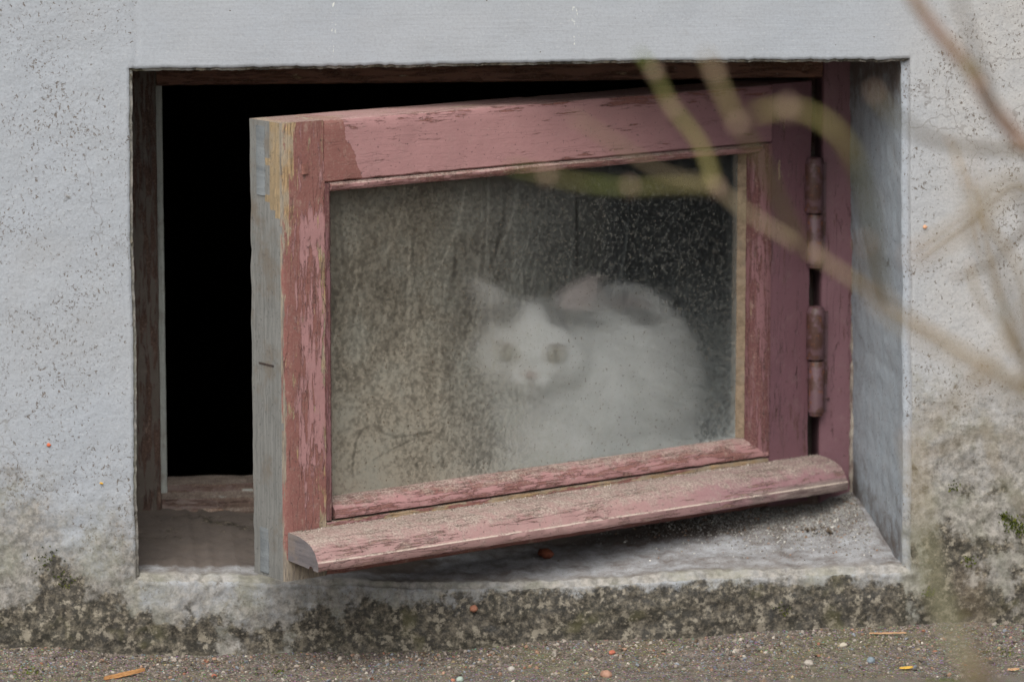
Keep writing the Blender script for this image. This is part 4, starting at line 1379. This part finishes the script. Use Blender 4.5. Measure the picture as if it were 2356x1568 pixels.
M_ORW = raw_wood('orange_wood_chip', 'x', lin(150, 106, 66), lin(178, 134, 90), lin(136, 96, 66))
M_STRAW = raw_wood('straw', 'x', lin(166, 130, 98), lin(186, 152, 118), lin(140, 108, 84))
M_YEL = raw_wood('yellow_leaf', 'x', lin(190, 150, 60), lin(206, 168, 86), lin(170, 130, 70))
sliver('wood_chip', gnd(240, 1566, 0.001), gnd(333, 1551, 0.003), 0.0026, 0.0026, M_ORW, 'long orange brown splinter of wood on the ground at bottom left', 'wood chip')
sliver('straw', gnd(2000, 1462, 0.001), gnd(2085, 1462, 0.002), 0.0010, 0.0012, M_STRAW, 'dry straw lying along the foot of the wall below the right end of the sill', 'straw')
sliver('leaf_scrap', gnd(2070, 1541, 0.0015), gnd(2100, 1540, 0.002), 0.0026, 0.0010, M_YEL, 'yellow leaf scrap on the ground below the blue grey pebble', 'leaf scrap')
sliver('leaf_scrap', gnd(2318, 1545, 0.0015), gnd(2345, 1544, 0.002), 0.0024, 0.0010, M_STRAW, 'tan leaf scrap on the ground right of the shrub stem', 'leaf scrap')
# scraps stuck on the plaster, left of the window
for px, py, w, c, lab in ((112, 1023, 0.0022, lin(196, 104, 72), 'orange speck of paint stuck on the plaster at the left'),
                          (233, 1111, 0.0020, lin(214, 164, 52), 'yellow petal scrap stuck on the plaster left of the sill'),
                          (2128, 522, 0.0024, lin(198, 152, 120), 'tan paint fleck stuck on the plaster right of the hinges')):
    p = on_y(px, py, -0.0018)
    pebble('scrap', p, (w * 0.75, 0.0006, w * 0.75 * (0.55 if 'petal' in lab else 0.9)), c, tuple(v * 0.85 for v in c[:3]) + (1,), lab, 'scrap', None, px % 7 + 1, 0.35).rotation_euler = (0, 0.2, 0)

# crumpled dead leaf bits in the corner of the sill
cl = empty('dead_leaf_clump', (0.292, 0.117, 0))
cl.location.z = sill_z(0.292, 0.117)
tag(cl, 'dark crumpled dead leaf bits lying in the gritty right corner of the sill', 'leaf litter')
M_DEAD = mat_simple('dead_leaf', lin(52, 44, 36), lin(104, 92, 78), 160)
for k in range(12):
    c = Vector((rnd.gauss(0, 0.009), rnd.gauss(0, 0.006), 0.001 + 0.003 * rnd.random()))
    ax = Vector((rnd.gauss(0, 1), rnd.gauss(0, 1), rnd.gauss(0, 0.4))).normalized()
    sd_ = ax.cross(Vector((0, 0.2, 1))).normalized()
    nn = ax.cross(sd_)
    L, w = rnd.uniform(0.003, 0.007), rnd.uniform(0.001, 0.0022)
    V, F = [], []
    for i in range(6):
        t = i / 5
        ww = w * math.sin(math.pi * (0.1 + 0.8 * t))
        q = c + ax * L * (t - 0.5) + nn * 0.003 * math.sin(t * 3)
        V += [q - sd_ * ww, q + nn * ww * 0.5, q + sd_ * ww, q + nn * (ww * 0.5 - 0.0004)]
    for i in range(5):
        for j in range(4):
            q = (j + 1) % 4
            F.append((i * 4 + j, i * 4 + q, i * 4 + 4 + q, i * 4 + 4 + j))
    F += [(0, 1, 2, 3), (23, 22, 21, 20)]
    mesh('leaf_bit', V, F, M_DEAD, cl, smooth=False)
# the brown husk under the sash
p = Vector((0.0389, 0.075, 0)); p.z = sill_z(p.x, p.y) + 0.0042
hk = pebble('seed_husk', p, (0.0080, 0.0055, 0.0046), lin(84, 46, 34), lin(124, 72, 52), 'shiny reddish brown seed husk lying on the sill under the sash', 'seed husk', None, 4, 0.3)

# plant litter blown against the wall
lv, lf_, lc = [], [], []
for _ in range(420):
    x = rnd.uniform(-0.56, 0.6); y = -abs(rnd.gauss(0, 0.05)) - 0.003 if rnd.random() < 0.6 else rnd.uniform(-0.5, -0.01)
    a_ = rnd.uniform(0, 6.28); L = rnd.uniform(0.002, 0.009); w = rnd.uniform(0.0002, 0.0008)
    d = Vector((math.cos(a_), math.sin(a_) * 0.6, rnd.gauss(0, 0.15))); s_ = d.cross(Vector((0, 0, 1))).normalized() * w
    q = Vector((x, y, 0.0012)); q.z += ground_z(x, y)
    if (q + d * L).y > -0.003: continue
    k = len(lv); m_ = q + d * L * 0.5 + Vector((0, 0, 0.0008))
    lv += [q - s_, q + s_, m_ + s_, m_ - s_, q + d * L, m_ + Vector((0, 0, -0.0008))]
    lf_ += [(k, k + 1, k + 2, k + 3), (k + 3, k + 2, k + 4), (k, k + 5, k + 1), (k + 5, k + 4, k + 2), (k + 5, k + 3, k + 4)]
    cc = lin(*rnd.choice([(62, 50, 40), (96, 78, 60), (130, 108, 82), (48, 42, 34), (110, 84, 64)]))
    lc += [cc] * 6
g = G('plant_litter_tint', 0.9, 0.1); g.done(g.attrcol('tint'))
lo_ = mesh('plant_litter', lv, lf_, g.m, None, smooth=False)
paint_attr(lo_, 'tint', lc)
tag(lo_, kind='stuff')

# moss tufts
mvv, mff, mcc = [], [], []
for px, py, n_, sp_ in ((2330, 1205, 90, 0.010), (2312, 1188, 40, 0.006), (2352, 1222, 40, 0.006), (2138, 1362, 50, 0.006), (2228, 1288, 36, 0.005), (2195, 1120, 20, 0.006), (110, 1285, 26, 0.012), (150, 1330, 30, 0.012), (1800, 1405, 16, 0.008), (2300, 1500, 40, 0.012), (60, 1545, 40, 0.010), (640, 1545, 18, 0.006), (2180, 1565, 40, 0.014)):
    base = on_y(px, py, 0)
    for _ in range(n_):
        if base.z > 0.004:
            x, z = base.x + rnd.gauss(0, sp_ * 0.5), base.z + rnd.gauss(0, sp_ * 0.45)
            q = Vector((x, -wall_height(x, z) - 0.0005, z)); nr = Vector((0, -1, 0.5))
        else:
            b2 = gnd(px, py, 0); x, y = b2.x + rnd.gauss(0, sp_ * 0.6), b2.y + rnd.gauss(0, sp_ * 0.6)
            if y > -0.004: y = -0.004
            q = Vector((x, y, ground_z(x, y))); nr = Vector((0, 0, 1))
        col = lin(*rnd.choice([(92, 104, 40), (74, 84, 34), (112, 116, 50), (60, 66, 34)]))
        for _k in range(7):
            d = (nr + Vector((rnd.gauss(0, .7), rnd.gauss(0, .7), rnd.gauss(0, .7)))).normalized()
            s = d.cross(Vector((rnd.gauss(0, 1), 1, rnd.gauss(0, 1)))).normalized() * 0.0004
            L = rnd.uniform(0.0010, 0.0024); k = len(mvv)
            mvv += [q - s, q + s, q + d * L]; mff.append((k, k + 1, k + 2)); mcc += [col] * 3
g = G('moss_leaf', 0.9, 0.1); g.done(g.attrcol('tint'))
mo = mesh('moss', mvv, mff, g.m, None, smooth=False)
paint_attr(mo, 'tint', mcc)
tag(mo, kind='stuff')
